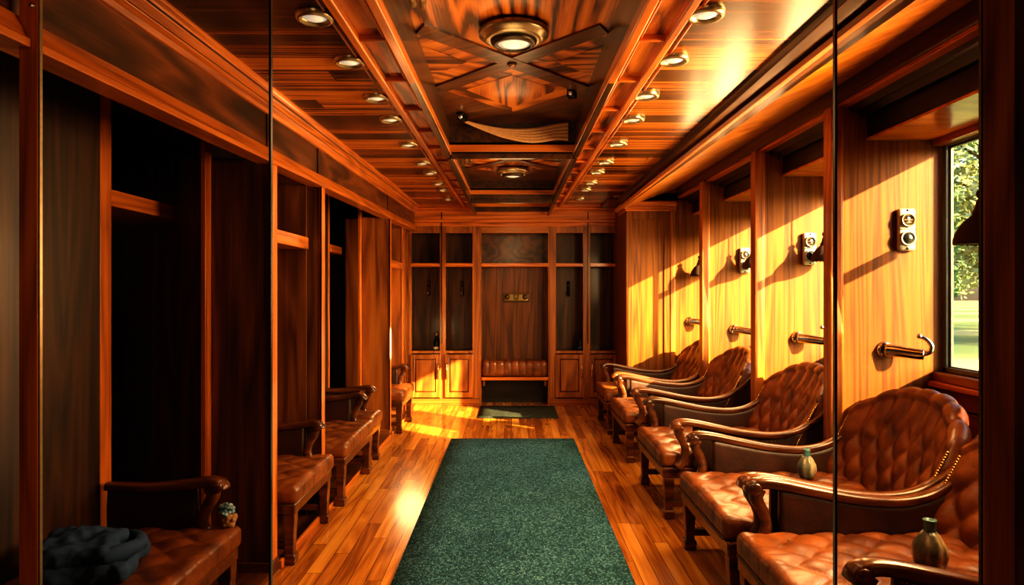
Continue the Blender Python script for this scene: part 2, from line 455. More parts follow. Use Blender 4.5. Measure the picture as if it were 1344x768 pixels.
# coffers: dark upstands, matched veneers, crossing bands
coffers = [(2.12, 4.88), (5.02, 7.36), (7.50, 8.60)]
ZC = 2.66
bm = bmesh.new()
for a, b in coffers:
    for s in (-1, 1):
        x0, x1 = sorted((s*.445, s*.475)); box(bm, x0, x1, a-.03, b+.03, 2.42, ZC+.02)
    box(bm, -.46, .46, a-.03, a, 2.43, ZC+.02); box(bm, -.46, .46, b, b+.03, 2.47, ZC+.02)
struct('ceiling_coffer_sides', bm, M['crown_dark'])
def tri_panels():
    parts = {'coff_y': bmesh.new(), 'coff_p': bmesh.new(), 'coff_n': bmesh.new(), 'coff_x': bmesh.new(), 'coff_band': bmesh.new()}
    def poly(k, pts, z): parts[k].faces.new([parts[k].verts.new((x, y, z)) for x, y in pts])
    for ci, (a, b) in enumerate(coffers):
        c = (3.575, 6.19, 8.4)[ci]; w = .446; sl = .46
        if ci == 2: c = 8.4
        # near half: book-matched lengthwise boards, near tip left and right
        for s in (-1, 1):
            poly('coff_y', [(0, a), (s*w, a), (s*w, max(a, c-sl)), (0, c)], ZC)
            # side triangles with a nested inner chevron
            yl0, yl1 = max(a, c-sl), min(b, c+sl)
            poly('coff_p' if s < 0 else 'coff_n', [(0, c), (s*w, yl0), (s*w, c)], ZC)
            poly('coff_n' if s < 0 else 'coff_p', [(0, c), (s*w, c), (s*w, yl1)], ZC)
            poly('coff_x', [(s*w*.52, c), (s*w, c-sl*.5), (s*w, c+sl*.5)], ZC-.002)
            # far diamond and outer corner
            if ci < 2:
                poly('coff_n' if s < 0 else 'coff_p', [(0, c), (s*w, c+sl), (s*w*.98, c+sl+.02), (0, b-.30)], ZC)
                poly('coff_band', [(0, b-.30), (s*w, c+sl), (s*w, b), (0, b)], ZC)
                poly('coff_y', [(0, c+.22), (s*w*.62, c+sl+.03), (0, b-.42)], ZC-.002)
            else:
                poly('coff_x', [(0, c), (s*w, b), (0, b)], ZC)
    # raised dark diagonal bands
    for ci, (a, b) in enumerate(coffers):
        c = (3.575, 6.19, 8.4)[ci]
        for sx in (-1, 1):
            e0 = Vector((-sx*.446, -.46, 0)); e1 = Vector((sx*.446, .46, 0))
            if ci == 2: e1 = e1*.43
            n = Vector((-e1.y, e1.x, 0)).normalized()*.074
            q = [e0-n, e1-n, e1+n, e0+n]
            q = [(max(-.446, min(.446, v.x)), max(a, min(v.y+c, b))) for v in q]
            dz = .002 if sx > 0 else 0
            loft(parts['coff_band'], [[(x, y, ZC-.010-dz) for x, y in q], [(x, y, ZC+.01) for x, y in q]])
    for k, pb in parts.items(): struct('ceiling_'+{'coff_y': 'veneer_long', 'coff_p': 'veneer_raked', 'coff_n': 'veneer_counter_raked', 'coff_x': 'veneer_cross', 'coff_band': 'veneer_bands'}[k], pb, M[k])
tri_panels()

# ---- left crown, frieze, header band
def crown_prof(d, s=1):
    z = hc(d)
    return [(-1.165, z+.01), (-1.165, z-.012), (-1.180, z-.020), (-1.186, z-.040), (-1.204, z-.050), (-1.212, z-.066), (-1.232, z-.076), (-1.238, z-.096), (-1.27, z-.100), (-1.27, z+.01)]
bm = bmesh.new(); extr(bm, Y0, YE, crown_prof(Y0), crown_prof(YE)); struct('trim_3', bm, M['trim_h'], .003)
bm = bmesh.new()
for dx, dz in ((-1.1865, -.031), (-1.2125, -.058)):
    a, b = hc(Y0), hc(YE)
    extr(bm, Y0, YE, [(dx+.004, a+dz-.005), (dx+.004, a+dz+.005), (dx-.01, a+dz+.005), (dx-.01, a+dz-.005)], [(dx+.004, b+dz-.005), (dx+.004, b+dz+.005), (dx-.01, b+dz+.005), (dx-.01, b+dz-.005)])
struct('trim_4', bm, M['crown_dark'])
bm = bmesh.new()
extr(bm, Y0, YE, [(-1.25, hb(Y0)+.05), (-1.25, hc(Y0)-.05), (-1.29, hc(Y0)-.05), (-1.29, hb(Y0)+.05)], [(-1.25, hb(YE)+.05), (-1.25, hc(YE)-.05), (-1.29, hc(YE)-.05), (-1.29, hb(YE)+.05)])
struct('trim_5', bm, M['frieze'])
def band_prof(d):
    z = hb(d)
    return [(-1.205, z), (-1.205, z+.022), (-1.216, z+.030), (-1.222, z+.050), (-1.232, z+.066), (-1.240, z+.084), (-1.30, z+.088), (-1.30, z)]
bm = bmesh.new(); extr(bm, Y0, YE, band_prof(Y0), band_prof(YE)); struct('trim_6', bm, M['trim_h'], .003)
bm = bmesh.new()
extr(bm, Y0, YE, [(XL, hb(Y0)+.45), (-1.29, hb(Y0)+.04), (-1.29, hb(Y0)+.07), (XL, hb(Y0)+.48)], [(XL, hb(YE)+.40), (-1.29, hb(YE)+.04), (-1.29, hb(YE)+.07), (XL, hb(YE)+.43)])
struct('ceiling_left_recess', bm, M['dark_h'])

# ---- left piers (partition panels) and plinths
piers = [(3.48, -1.532), (4.39, -1.80), (6.85, -1.505)]
for i, (d, xb) in enumerate(piers):
    bm = B((xb, -1.232, d, d+.085, .0, hb(d)+.02))
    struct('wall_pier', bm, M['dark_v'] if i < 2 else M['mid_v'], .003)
    if i != 1: struct('trim_30', B((xb-.026, xb-.002, d-.065, d+.01, .03, hb(d)+.2)), M['trim_v'], .003)
    bm = B((-1.240, -1.226, d-.004, d+.089, .07, hb(d)+.01)); struct('trim_7', bm, M['trim_v'], .003)
    bm = B((xb, -1.218, d-.012, d+.097, 0, .075)); struct('baseboard_left', bm, M['dark_h'] if i < 2 else M['mid_x'], .006)
    bm = bmesh.new(); box(bm, -1.2305, -1.2225, d-.010, d-.003, .0, hb(d)); box(bm, -1.2495, -1.2445, d-.010, d-.003, hb(d)+.07, hc(d)-.09)
    struct('trim_8', bm, M['edge_dark'])
bm = bmesh.new()
for a, b in ((Y0, 3.466), (3.58, 4.376), (4.49, 6.836), (6.95, 8.70)): box(bm, XL, -1.225, a, b, 0, .028)
struct('floor_plinth', bm, M['floor_dark'], .004)
bm = bmesh.new()
for a, b in ((3.58, 4.376),): box(bm, -1.225, -1.205, a, b, 0, .045)
for a, b in ((4.49, 6.836), (6.95, 8.70)): box(bm, -1.225, -1.210, a, b, 0, .032)
struct('trim_9', bm, M['trim_h'], .004)

# ---- open lockers along the left
def open_locker(label, d0, d1, xf, xb, ztop, zsh, stile0, stile1, vmat='alcove_v', group='open wooden lockers along the left wall', panel=True):
    t = thing('open_locker', label, 'locker', (xf, (d0+d1)/2, .028), 0, group)
    oy = (d0+d1)/2; oz = .028
    def L(*bs): return B(*[(x0-xf, x1-xf, y0-oy, y1-oy, z0-oz, z1-oz) for x0, x1, y0, y1, z0, z1 in bs])
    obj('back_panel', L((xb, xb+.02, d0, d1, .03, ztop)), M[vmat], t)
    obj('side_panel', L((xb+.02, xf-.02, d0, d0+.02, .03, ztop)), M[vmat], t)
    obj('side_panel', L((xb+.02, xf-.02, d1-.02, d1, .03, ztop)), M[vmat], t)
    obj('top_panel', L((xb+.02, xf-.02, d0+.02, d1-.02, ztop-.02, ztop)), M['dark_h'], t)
    obj('shelf', L((xb+.02, xf-.004, d0+.02, d1-.02, zsh-.075, zsh)), M['trim_h'] if not panel else M['trim_h'], t, bevel=.003)
    if stile0: obj('stile', L((xf-.02, xf, d0-.01, d0-.01+stile0, .03, ztop)), M['trim_v'], t, bevel=.003)
    if stile1: obj('stile', L((xf-.02, xf, d1+.01-stile1, d1+.01, .03, ztop)), M['trim_v'], t, bevel=.003)
    return t
open_locker('deep dark open locker behind the tufted bench holding the folded navy cloth', 2.995, 3.985, -1.80, -2.30, 2.44, 1.915, .085, .042)
open_locker('shallow dark open locker with one orange shelf between first and second left piers', 3.60, 4.37, -1.292, -1.76, 2.16, 1.80, 0, 0)
open_locker('dark open locker with one shelf left of the wide lit pier, behind two tufted benches', 6.70, 8.06, -1.80, -2.30, 2.50, 1.93, .055, .05)
open_locker('narrow open locker with one shelf at the far left beside the end lockers', 7.22, 8.12, -1.292, -1.76, 2.23, 1.80, 0, .04, 'mid_v')
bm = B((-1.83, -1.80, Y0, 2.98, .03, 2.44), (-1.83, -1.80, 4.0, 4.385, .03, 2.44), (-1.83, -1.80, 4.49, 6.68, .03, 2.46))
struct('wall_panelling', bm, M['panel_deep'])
bm = B((-1.815, -1.795, 6.52, 6.535, .03, 2.46), (-1.80, -1.27, 8.13, 8.16, .03, 2.25))
struct('trim_10', bm, M['mid_v'])

# ---- right: crown, soffit, beam, pelmets
def rx(d): return 1.078 + .026*(d-2.3)
zs = CAM_Z + .93
bm = bmesh.new()
def rcr(d):
    x = rx(d); z = hc(d); xs = max(1.185, x+.03)
    return [(x, z+.01), (x, z-.014), (x+.018, z-.022), (x+.024, z-(z-zs)*.45), (x+.055, z-(z-zs)*.55), (xs, zs+.018), (1.26, zs+.03), (1.3, z+.01)]
extr(bm, Y0, 7.92, rcr(Y0), rcr(7.92)); struct('trim_11', bm, M['crown_dark'], .003)
bm = bmesh.new(); extr(bm, Y0, 7.92, [(1.185, zs+.020), (1.192, zs), (1.212, zs-.004), (1.228, zs+.012), (1.24, zs+.04)]); struct('trim_12', bm, M['trim_h'], .002)
bm = bmesh.new(); extr(bm, Y0, 7.9, [(1.215, zs+.012), (1.90, 2.655), (1.90, 2.69), (1.215, zs+.05)]); struct('ceiling_soffit', bm, M['soffit'])
bm = B((1.895, 1.99, Y0, 7.92, 2.555, 2.68)); struct('trim_13', bm, M['crown_dark'], .006)
bm = B((1.915, 1.975, Y0, 7.90, 2.537, 2.56)); struct('trim_14', bm, M['trim_h'], .004)
fins = [4.02, 5.27, 6.73]
ends = [(Y0, 4.02), (4.08, 5.27), (5.33, 6.73), (6.79, 7.9)]
for i, (a, b) in enumerate(ends):
    bm = bmesh.new()
    extr(bm, a, b, [(1.97, 2.548), (2.0, 2.50), (2.03, 2.52), (2.055, 2.475), (2.075, 2.50), (2.10, 2.50), (2.10, 2.68), (1.97, 2.68)])
    struct('trim_15', bm, M['black_h'], .004)
    struct('trim_16', B((2.085, 2.50, a+.002, b-.002, 2.36, 2.512)), M['black_h'], .008)
    struct('trim_17', B((2.088, XR, a+.002, b-.002, 2.346, 2.361)), M['soffit'], .002)
    struct('trim_18', B((2.47, XR, a+.002, b-.002, 2.31, 2.347)), M['mid_h'], .004)

# ---- right fins (partition panels facing the camera)
for i, d in enumerate(fins):
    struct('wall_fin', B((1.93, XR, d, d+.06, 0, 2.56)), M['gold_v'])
    struct('trim_19', B((1.868, 1.935, d-.02, d+.08, 0, 2.54)), M['mid_v'] if i else M['mid_v'], .006)
    struct('trim_20', B((1.935, 1.950, d-.006, d+.004, .0, 2.54)), M['trim_v'], .003)
# near return wall out of frame to the right
struct('wall_fin', B((1.93, XR, 1.62, 1.68, 0, 2.56)), M['dark_v'])
# end wall panel
DE = 7.9; xe = 1.325
struct('wall_end', B((xe, XR, DE, DE+.05, 0, 2.68), (xe, xe+.05, DE+.05, YB+.5, 0, 2.68)), M['gold_v'])
bm = bmesh.new()
px0, px1 = xe, 1.83
for r in ((px0-.008, px0+.075, DE-.014, DE+.002, .10, 2.40), (px1-.075, px1, DE-.014, DE+.002, .10, 2.40), (px0+.075, px1-.075, DE-.014, DE+.002, 2.30, 2.40), (px0+.075, px1-.075, DE-.014, DE+.002, .10, .30)): box(bm, *r)
struct('trim_21', bm, M['gold_v'], .005)
struct('trim_22', B((1.83, 1.885, DE-.022, DE+.002, 0, 2.47)), M['mid_v'], .006)
bm = bmesh.new()
for k, (z0, z1, o) in enumerate(((2.39, 2.415, .016), (2.415, 2.45, .03), (2.45, 2.50, .045))): box(bm, xe-o, 1.90, DE-o, DE+.01, z0, z1); box(bm, xe-o, xe+.01, DE, YB-.3, z0, z1)
struct('trim_23', bm, M['trim_x'], .005)
struct('baseboard_right', B((xe-.018, 1.90, DE-.028, DE+.01, 0, .10), (xe-.018, xe+.01, DE, YB-.3, 0, .10)), M['mid_x'], .006)
struct('ceiling_end_soffit', B((xe-.2, XR, DE, YB+.5, 2.52, 2.60)), M['dark_h'])

# ---- under-window boards and sills
for i, (a, b) in enumerate(ends):
    bm = bmesh.new()
    for k in range(7): box(bm, XR-.035, XR, a+.003, b-.003, .01+k*.13, .132+k*.13)
    struct('trim_24', bm, M['siding'], .005)
    struct('trim_25', B((2.445, XR, a+.003, b-.003, .900, .932)), M['trim_h'], .006)
    struct('trim_26', B((2.475, XR, a+.003, b-.003, .932, .984)), M['mid_h'], .006)

# ---- windows
for i, (a, b) in enumerate(wins):
    zt_ = wtop[i]
    bm = bmesh.new(); f = .036
    for x0, x1, g in ((2.530, 2.552, 0), (2.548, 2.566, .014)):
        box(bm, x0, x1, a+g, a+g+f, WZ0, zt_); box(bm, x0, x1, b-g-f, b-g, WZ0, zt_)
        box(bm, x0, x1, a+g, b-g, WZ0+g*.5, WZ0+g*.5+f*.8); box(bm, x0, x1, a+g, b-g, zt_-g-f, zt_-g)
    w = struct('window_%d' % (i+1), bm, M['win_frame'], .003)
    obj('pane', B((2.555, 2.559, a+.03, b-.03, WZ0+.02, zt_-.03)), M['pane'], w)
    if i < 2:
        y0_, y1_ = ((2.72, 3.47), (4.12, 4.66))[i]
        obj('low_light_frame', B((2.53, 2.57, y0_, y1_, 1.135, 1.165), (2.53, 2.57, y0_, y0_+.03, WZ0, 1.135), (2.53, 2.57, y0_, y1_, WZ0, WZ0+.02)), M['win_frame'], w, bevel=.003)  # unseen slot added to let sun reach the chair tops
        obj('low_light_pane', B((2.555, 2.559, y0_+.02, y1_, WZ0+.01, 1.15)), M['pane'], w)
    if i == 1:
        hb2 = B((2.53, 2.57, 4.20, 4.66, 1.525, 1.555), (2.53, 2.57, 4.20, 4.235, 1.555, zt_), (2.53, 2.57, 4.235, 4.66, zt_-.036, zt_))
        obj('side_light_frame', hb2, M['win_frame'], w, bevel=.003)  # unseen high slot added to send sun onto the left floor
        obj('side_light_pane', B((2.555, 2.559, 4.23, 4.66, 1.55, zt_-.03)), M['pane'], w)
    t0 = (a+.03, 4.68, 6.21, 7.2)[i]; t1 = b-.24 if i == 0 else b-.05
    obj('transom_bar', B((2.540, 2.575, t0, t1, 1.80, 1.855)), M['win_frame'], w, bevel=.003)
    if i == 2: obj('mullion', B((2.540, 2.575, 6.18, 6.21, WZ0+.02, zt_-.03)), M['win_frame'], w, bevel=.003)
    if i == 3: obj('mullion', B((2.540, 2.575, 7.17, 7.20, WZ0+.02, zt_-.03)), M['win_frame'], w, bevel=.003)

# ------------------------------------------------------------------ end wall of built-in lockers
def X(px): return (px-672)*YB/896
def Z(py): return CAM_Z + (384-py)*YB/896
zt0, ztop = Z(532), Z(296)
def frame_piece(bm, ax, bx, az, bz, y0=0, y1=.03): box(bm, ax, bx, y0, y1, az, bz)
def tall_locker(label, pl, pr, sl, sr, handle_side, hook=None, bright=True):
    """pl..pr outer pixels, sl..sr opening pixels"""
    x0, x1, a, b = X(pl), X(pr), X(sl), X(sr); cx = (x0+x1)/2
    t = thing('tall_locker', label, 'locker', (cx, YB, 0), 0, 'tall lockers in the end wall')
    def L(*bs): return B(*[(p-cx, q-cx, y0, y1, z0, z1) for p, q, y0, y1, z0, z1 in bs])
    zo, zm, zsh0, zsh1 = Z(306), Z(460.5), Z(350), Z(345.5)
    fm = 'mid_v'
    obj('face_frame', L((x0, a, 0, .03, .09, ztop), (b, x1, 0, .03, .09, ztop), (a, b, 0, .03, zo, ztop), (a, b, 0, .03, zm-.035, zm)), M[fm], t, bevel=.004)
    obj('plinth', L((x0, x1, -.012, .03, 0, .09)), M['mid_x'], t, bevel=.004)
    obj('back_panel', L((x0+.003, x1-.003, .40, .42, .09, ztop-.01)), M['dark_v'], t)
    obj('side_panel', L((x0+.002, x0+.018, .03, .40, .09, ztop-.01)), M['dark_v'], t)
    obj('side_panel', L((x1-.018, x1-.002, .03, .40, .09, ztop-.01)), M['dark_v'], t)
    obj('shelf', L((a-.005, b+.005, -.004, .40, zsh0, zsh1)), M['trim_x'], t, bevel=.003)
    obj('counter_shelf', L((a-.005, b+.005, .03, .40, zm-.03, zm-.002)), M['dark_h'], t)
    # door
    dz0, dz1 = .105, zm-.045
    da, db = a-.012, b+.012
    d = obj('door', L((da, da+.06, -.024, .0, dz0, dz1), (db-.06, db, -.024, .0, dz0, dz1), (da+.06, db-.06, -.024, .0, dz0, dz0+.07), (da+.06, db-.06, -.024, .0, dz1-.06, dz1)), M['mid_v'], t, bevel=.005)
    obj('door_panel', L((da+.067, db-.067, -.016, .004, dz0+.077, dz1-.067)), M['mid_v'], d, bevel=.012)
    hx = (db-.028 if handle_side > 0 else da+.028)-cx
    hb_ = bmesh.new(); zc = Z(487)
    tube(hb_, smooth_path([(hx, -.018, zc+.10), (hx, -.040, zc+.085), (hx, -.046, zc+.03), (hx, -.046, zc-.03), (hx, -.040, zc-.085), (hx, -.018, zc-.10)], 4), [.006]*4+[.007]*4+[.010]*9+[.007]*4, 8)
    obj('handle', hb_, M['brass'], d, True)
    return t
tall_locker('leftmost tall end-wall locker, sunlit door below dark shelves', 536, 580, 540, 577, 1)
tall_locker('second tall end-wall locker from the left, beside the central bench alcove', 580, 630, 585, 620, -1)
tall_locker('shadowed tall end-wall locker just right of the bench alcove', 721, 771.5, 730, 765, 1)
tall_locker('rightmost tall end-wall locker, almost lost in deep shadow', 771.5, 812, 775, 809, -1)
# alcove
x0, x1 = X(630.3), X(720.7); cx = (x0+x1)/2
t = thing('bench_alcove', 'central wooden alcove in the end wall with plaque and upper shelf', 'alcove', (cx, YB, 0))
def L(*bs): return B(*[(p-cx, q-cx, y0, y1, z0, z1) for p, q, y0, y1, z0, z1 in bs])
obj('back_panel', L((x0, x1, .30, .32, .0, ztop)), M['alcove_v'], t)
obj('side_panel', L((x0, x0+.012, .0, .30, 0, ztop)), M['mid_v'], t)
obj('side_panel', L((x1-.012, x1, .0, .30, 0, ztop)), M['mid_v'], t)
obj('head_rail', L((x0+.012, x1-.012, 0, .03, Z(306), ztop)), M['mid_x'], t, bevel=.004)
obj('shelf', L((x0+.012, x1-.012, -.004, .30, Z(350), Z(345.5))), M['trim_x'], t, bevel=.003)
obj('upper_back_panel', L((x0+.012, x1-.012, .285, .30, Z(345), Z(306))), M['dark_h'], t)
obj('kick_panel', L((x0+.012, x1-.012, .26, .285, .0, Z(503))), M['black_h'], t)  # black sheet painting the shade of the void under the bench
# bench in the alcove
t = thing('alcove_bench', 'tan channel-tufted leather bench fitted in the end-wall alcove', 'bench', (cx, YB, 0))
bw = x1-x0-.034
obj('seat_board', B((-bw/2, bw/2, -.03, .25, Z(499), Z(495))), M['trim_x'], t, bevel=.004)
bm = bmesh.new()
def chan(p, n):
    k = max(0, n.z)*.6 + max(0, -n.y)
    return -.016*k*(1-abs(math.sin(PI*(p.x+.5*bw)/bw*9)))**2.2
rbox(bm, -bw/2+.004, bw/2-.004, -.045, .245, Z(495)+.001, Z(473), .055, 100, 14, 10, chan)
obj('cushion', bm, M['leather'], t, True)
for sx in (-1, 1): obj('bracket', B((sx*(bw/2-.03)-.012, sx*(bw/2-.03)+.012, .02, .24, Z(507), Z(499))), M['mid_v'], t)
# cornice above the end lockers
bm = bmesh.new()
zc = hc(YB)
for z0, z1, o in ((ztop-.01, ztop+.035, .012), (ztop+.035, ztop+.075, .03), (ztop+.075, zc-.055, .02), (zc-.055, zc-.02, .045), (zc-.02, zc+.03, .075)):
    box(bm, -1.33, xe, YB-o, YB+.05, z0, z1)
struct('trim_27', bm, M['trim_x'], .006)
struct('wall_end_filler', B((-2.3, X(536)-.002, YB-.01, YB+.05, 0, 2.6), (X(812)+.002, xe+.02, YB, YB+.05, 0, 2.6)), M['mid_v'])
# joint strips in the end wall
struct('trim_28', B((X(580)-.005, X(580)+.005, YB-.028, YB-.02, .8, zc-.08)), M['edge_dark'])
struct('trim_29', B((X(771.5)-.005, X(771.5)+.005, YB-.028, YB-.02, .8, zc-.08)), M['edge_dark'])
# coat hooks
def coat_hook(px, py, label, mats):
    x, y, z = X(px), YB+.40, Z(py)-.01
    x *= (YB+.40)/YB; z = CAM_Z + (384-py)*(YB+.40)/896
    t = thing('coat_hook', label, 'hook', (x, y, z), 0, 'coat hooks in the end lockers')
    bm = bmesh.new(); rbox(bm, -.022, .022, -.012, 0, -.10, .09, .006, 4, 2, 8); obj('back_plate', bm, M['iron'], t, True)
    bm = bmesh.new()
    tube(bm, smooth_path([(0, -.01, .05), (0, -.05, .055), (0, -.085, .075)], 5), [.010]*6+[.013]*5, 8); obj('upper_prong', bm, M[mats], t, True)
    bm = bmesh.new()
    tube(bm, smooth_path([(0, -.01, .02), (0, -.03, -.06), (0, -.07, -.105), (0, -.105, -.08), (0, -.11, -.05)], 5), [.011]*15+[.013]*6, 8); obj('lower_prong', bm, M[mats], t, True)
coat_hook(563, 378, 'dark coat hook with brass prongs in the leftmost end locker', 'bronze')
coat_hook(606.5, 378, 'dark coat hook in the second end locker, left of the alcove', 'bronze')
coat_hook(746, 378, 'dim coat hook in the shadowed locker right of the alcove', 'bronze_dark')
# plaque
t = thing('wall_plaque', 'small brass plaque with crest fixed inside the central alcove', 'plaque', (X(677.5)*1.034, YB+.30, CAM_Z+(384-391)*(YB+.3)/896))
pw, ph = .172, .062
bm = bmesh.new(); rbox(bm, -pw, pw, -.016, 0, -ph, ph, .006, 6, 2, 4); obj('plate', bm, M['plaque'], t, True)
bm = bmesh.new(); box(bm, -pw+.01, pw-.01, -.020, -.014, -ph+.006, -ph+.026); obj('lower_rail', bm, M['bronze_dark'], t)
bm = bmesh.new()
sh = [(-.036, .044), (.036, .044), (.036, .0), (.018, -.024), (0, -.034), (-.018, -.024), (-.036, .0)]
loft(bm, [[(x, -.016, z) for x, z in sh], [(x, -.026, z) for x, z in sh]]); sd = obj('crest', bm, M['bronze_dark'], t)
bm = bmesh.new(); box(bm, -.026, .026, -.030, -.025, .026, .034); box(bm, -.026, .026, -.030, -.025, .004, .016); box(bm, -.014, .014, -.030, -.025, -.016, -.008); obj('crest_bars', bm, M['plaque'], sd)
for sx in (-1, 1):
    bm = bmesh.new(); lathe(bm, [(.001, -.012), (.034, -.012), (.036, -.020), (.028, -.026), (.001, -.022)], 18, (sx*.118, 0, .012), 'Y')
    obj('rosette', bm, M['bronze_dark'], t, True)
    bm = bmesh.new(); lathe(bm, [(.001, -.022), (.014, -.024), (.012, -.034), (.001, -.036)], 12, (sx*.118, 0, .012), 'Y'); obj('rosette_boss', bm, M['plaque'], t, True)
# figurine bottles on locker counters
def figurine(px, py0, label, a, b):
    d = YB+.10
    t = thing('figurine_bottle', label, 'bottle', ((px-672)*d/896, d, Z(460.5)-.002), 0)
    bm = bmesh.new(); lathe(bm, [(.001, 0), (.040, 0), (.044, .02), (.036, .06), (.042, .10), (.030, .14), (.018, .16), (.016, .18), (.001, .181)], 16); obj('body', bm, M[a], t, True)
    bm = bmesh.new(); lathe(bm, [(.001, .175), (.020, .18), (.028, .205), (.020, .235), (.001, .245)], 14); obj('stopper', bm, M[b], t, True)
    bm = bmesh.new(); lathe(bm, [(.045, .012), (.0475, .02), (.046, .045), (.042, .05)], 16); obj('label_band', bm, M['ivory'] if b == 'bronze' else M['navy'], t, True)
figurine(573, 460, 'small dark stoppered bottle on the counter of leftmost end locker', 'iron', 'bronze')
figurine(762, 460, 'small blue-black bottle on the counter of shadowed locker right of alcove', 'iron', 'iron')

# ------------------------------------------------------------------ rugs
bm = bmesh.new(); rbox(bm, -.60, .612, .6, 6.73, .0, .014, .006, 6, 20, 2); r = obj('aisle_rug', bm, M['rug'], None, True)
tag(r, 'long teal woven carpet runner down the middle of the aisle', 'rug')
bm = bmesh.new(); rbox(bm, -.40, .54, 7.86, 8.68, .0, .010, .004, 6, 6, 2); r = obj('door_mat', bm, M['mat'], None, True)
tag(r, 'small dark slate mat in front of the alcove bench', 'mat')

# ------------------------------------------------------------------ armchairs and benches
def tuft(a, b):
    p = a+b; q = a-b
    return (abs(math.sin(PI*p))*abs(math.sin(PI*q)))**.38
def seat_cushion(x0, x1, y0, y1, z0, z1, cell=.15, amp=.020, n=72):
    bm = bmesh.new()
    def disp(p, nn):
        k = max(0.0, nn.z)
        ex = min(p.x-x0, x1-p.x, p.y-y0, y1-p.y)
        fade = min(1, max(0, (ex+.01)/.05))
        t = tuft((p.x-x1)/(cell*1.25)+.5, (p.y-y0)/(cell*1.25))
        d = amp*(t-1)*k
        # straight pleats running over the front edge
        pleat = (1-abs(math.sin(PI*(p.y-y0)/(cell*.625))))**6
        fr = max(0, min(1, (p.x-(x1-.13))/.08))
        d = d*(1-fr*.8) - .007*pleat*fr*max(nn.z, nn.x*.8 if nn.x > 0 else 0)
        crown = .012*k*(1-((p.y-(y0+y1)/2)/((y1-y0)/2))**2)
        return d + crown
    rbox(bm, x0, x1, y0, y1, z0, z1, .035, n, int(n*(y1-y0)/(x1-x0)), 10, disp)
    return bm
def buttons_bm(x0, x1, y0, y1, z, cell=.15):
    bm = bmesh.new(); c = cell*1.25
    i = 0
    a = x1
    for ia in range(-14, 15):
        for ib in range(-14, 15):
            # nodes where both p and q are integers
            if (ia+ib) % 2: continue
            xx = x1 + (ia/2-.5)*c; yy = y0 + (ib/2)*c
            if x0+.08 < xx < x1-.10 and y0+.08 < yy < y1-.08:
                lathe(bm, [(.012, -.004), (.011, .003), (.006, .006), (.0005, .007)], 8, (xx, yy, z))
    return bm
def leg_bm(x, y, zt, h0=.0, s=.025):
    bm = bmesh.new()
    loops = []
    for z, r in ((0, .030), (.012, .034), (.050, .034), (.058, .026), (.075, .024), (zt*.6, .027), (zt-.04, .032), (zt, .032)):
        loops.append([(x-r, y-r, z), (x+r, y-r, z), (x+r, y+r, z), (x-r, y+r, z)])
    loft(bm, loops); return bm
arm_pts = [(.525, .585), (.515, .612), (.47, .627), (.38, .618), (.22, .585), (.06, .556), (-.12, .545), (-.27, .578), (-.41, .672), (-.52, .785), (-.60, .845)]
def armrest_bm(pts, y):
    P = smooth_path([(x, y, z) for x, z in pts], 6)
    n = len(P)
    bm = bmesh.new()
    rr = []
    for i in range(n):
        t = i/(n-1)
        rr.append(.020 if i == 0 else (.035 if t < .10 else .033 - .010*t))
    loops = []
    for i, (p, tt, s, u) in enumerate(frames(P)):
        L = []
        for k in range(14):
            a = 2*PI*k/14; c, d = math.cos(a), math.sin(a)
            c = math.copysign(abs(c)**.62, c); d = math.copysign(abs(d)**.62, d)
            L.append(p + s*(c*rr[i]*.78) + u*(d*rr[i]*1.15))
        loops.append(L)
    loft(bm, loops); return bm
def support_bm(y, xo=0, zt=.60):
    P = smooth_path([(xo+.490, y, zt), (xo+.495, y, zt-.04), (xo+.465, y, zt-.10), (xo+.452, y, zt-.16), (xo+.472, y, zt-.22), (xo+.50, y, .34)], 5)
    bm = bmesh.new(); tube(bm, P, [.034-.010*math.sin(PI*i/(len(P)-1)) for i in range(len(P))], 12, (1.0, .95), 3.0); return bm
def scroll_bm(y, x=.508, z=.606):
    bm = bmesh.new(); lathe(bm, [(.001, -.041), (.022, -.041), (.028, -.036), (.028, .036), (.022, .041), (.001, .041)], 16, (x, y, z), 'Y'); return bm
def arm_panel_bm(pts, y, x_hi=.40, x_lo=-.46, zb=.33, th=.022):
    P = [p for p in smooth_path([(x, 0, z) for x, z in pts], 6) if x_lo <= p.x <= x_hi]
    bm = bmesh.new(); loops = []
    for p in P:
        zt = p.z-.012
        L = []
        for k in range(9):
            f = k/8; L.append((p.x, y+th*(.5+.35*math.sin(PI*f)), zb+(zt-zb)*f))
        for k in range(8, -1, -1):
            f = k/8; L.append((p.x, y-th*(.5+.35*math.sin(PI*f)), zb+(zt-zb)*f))
        loops.append(L)
    loft(bm, loops); return bm

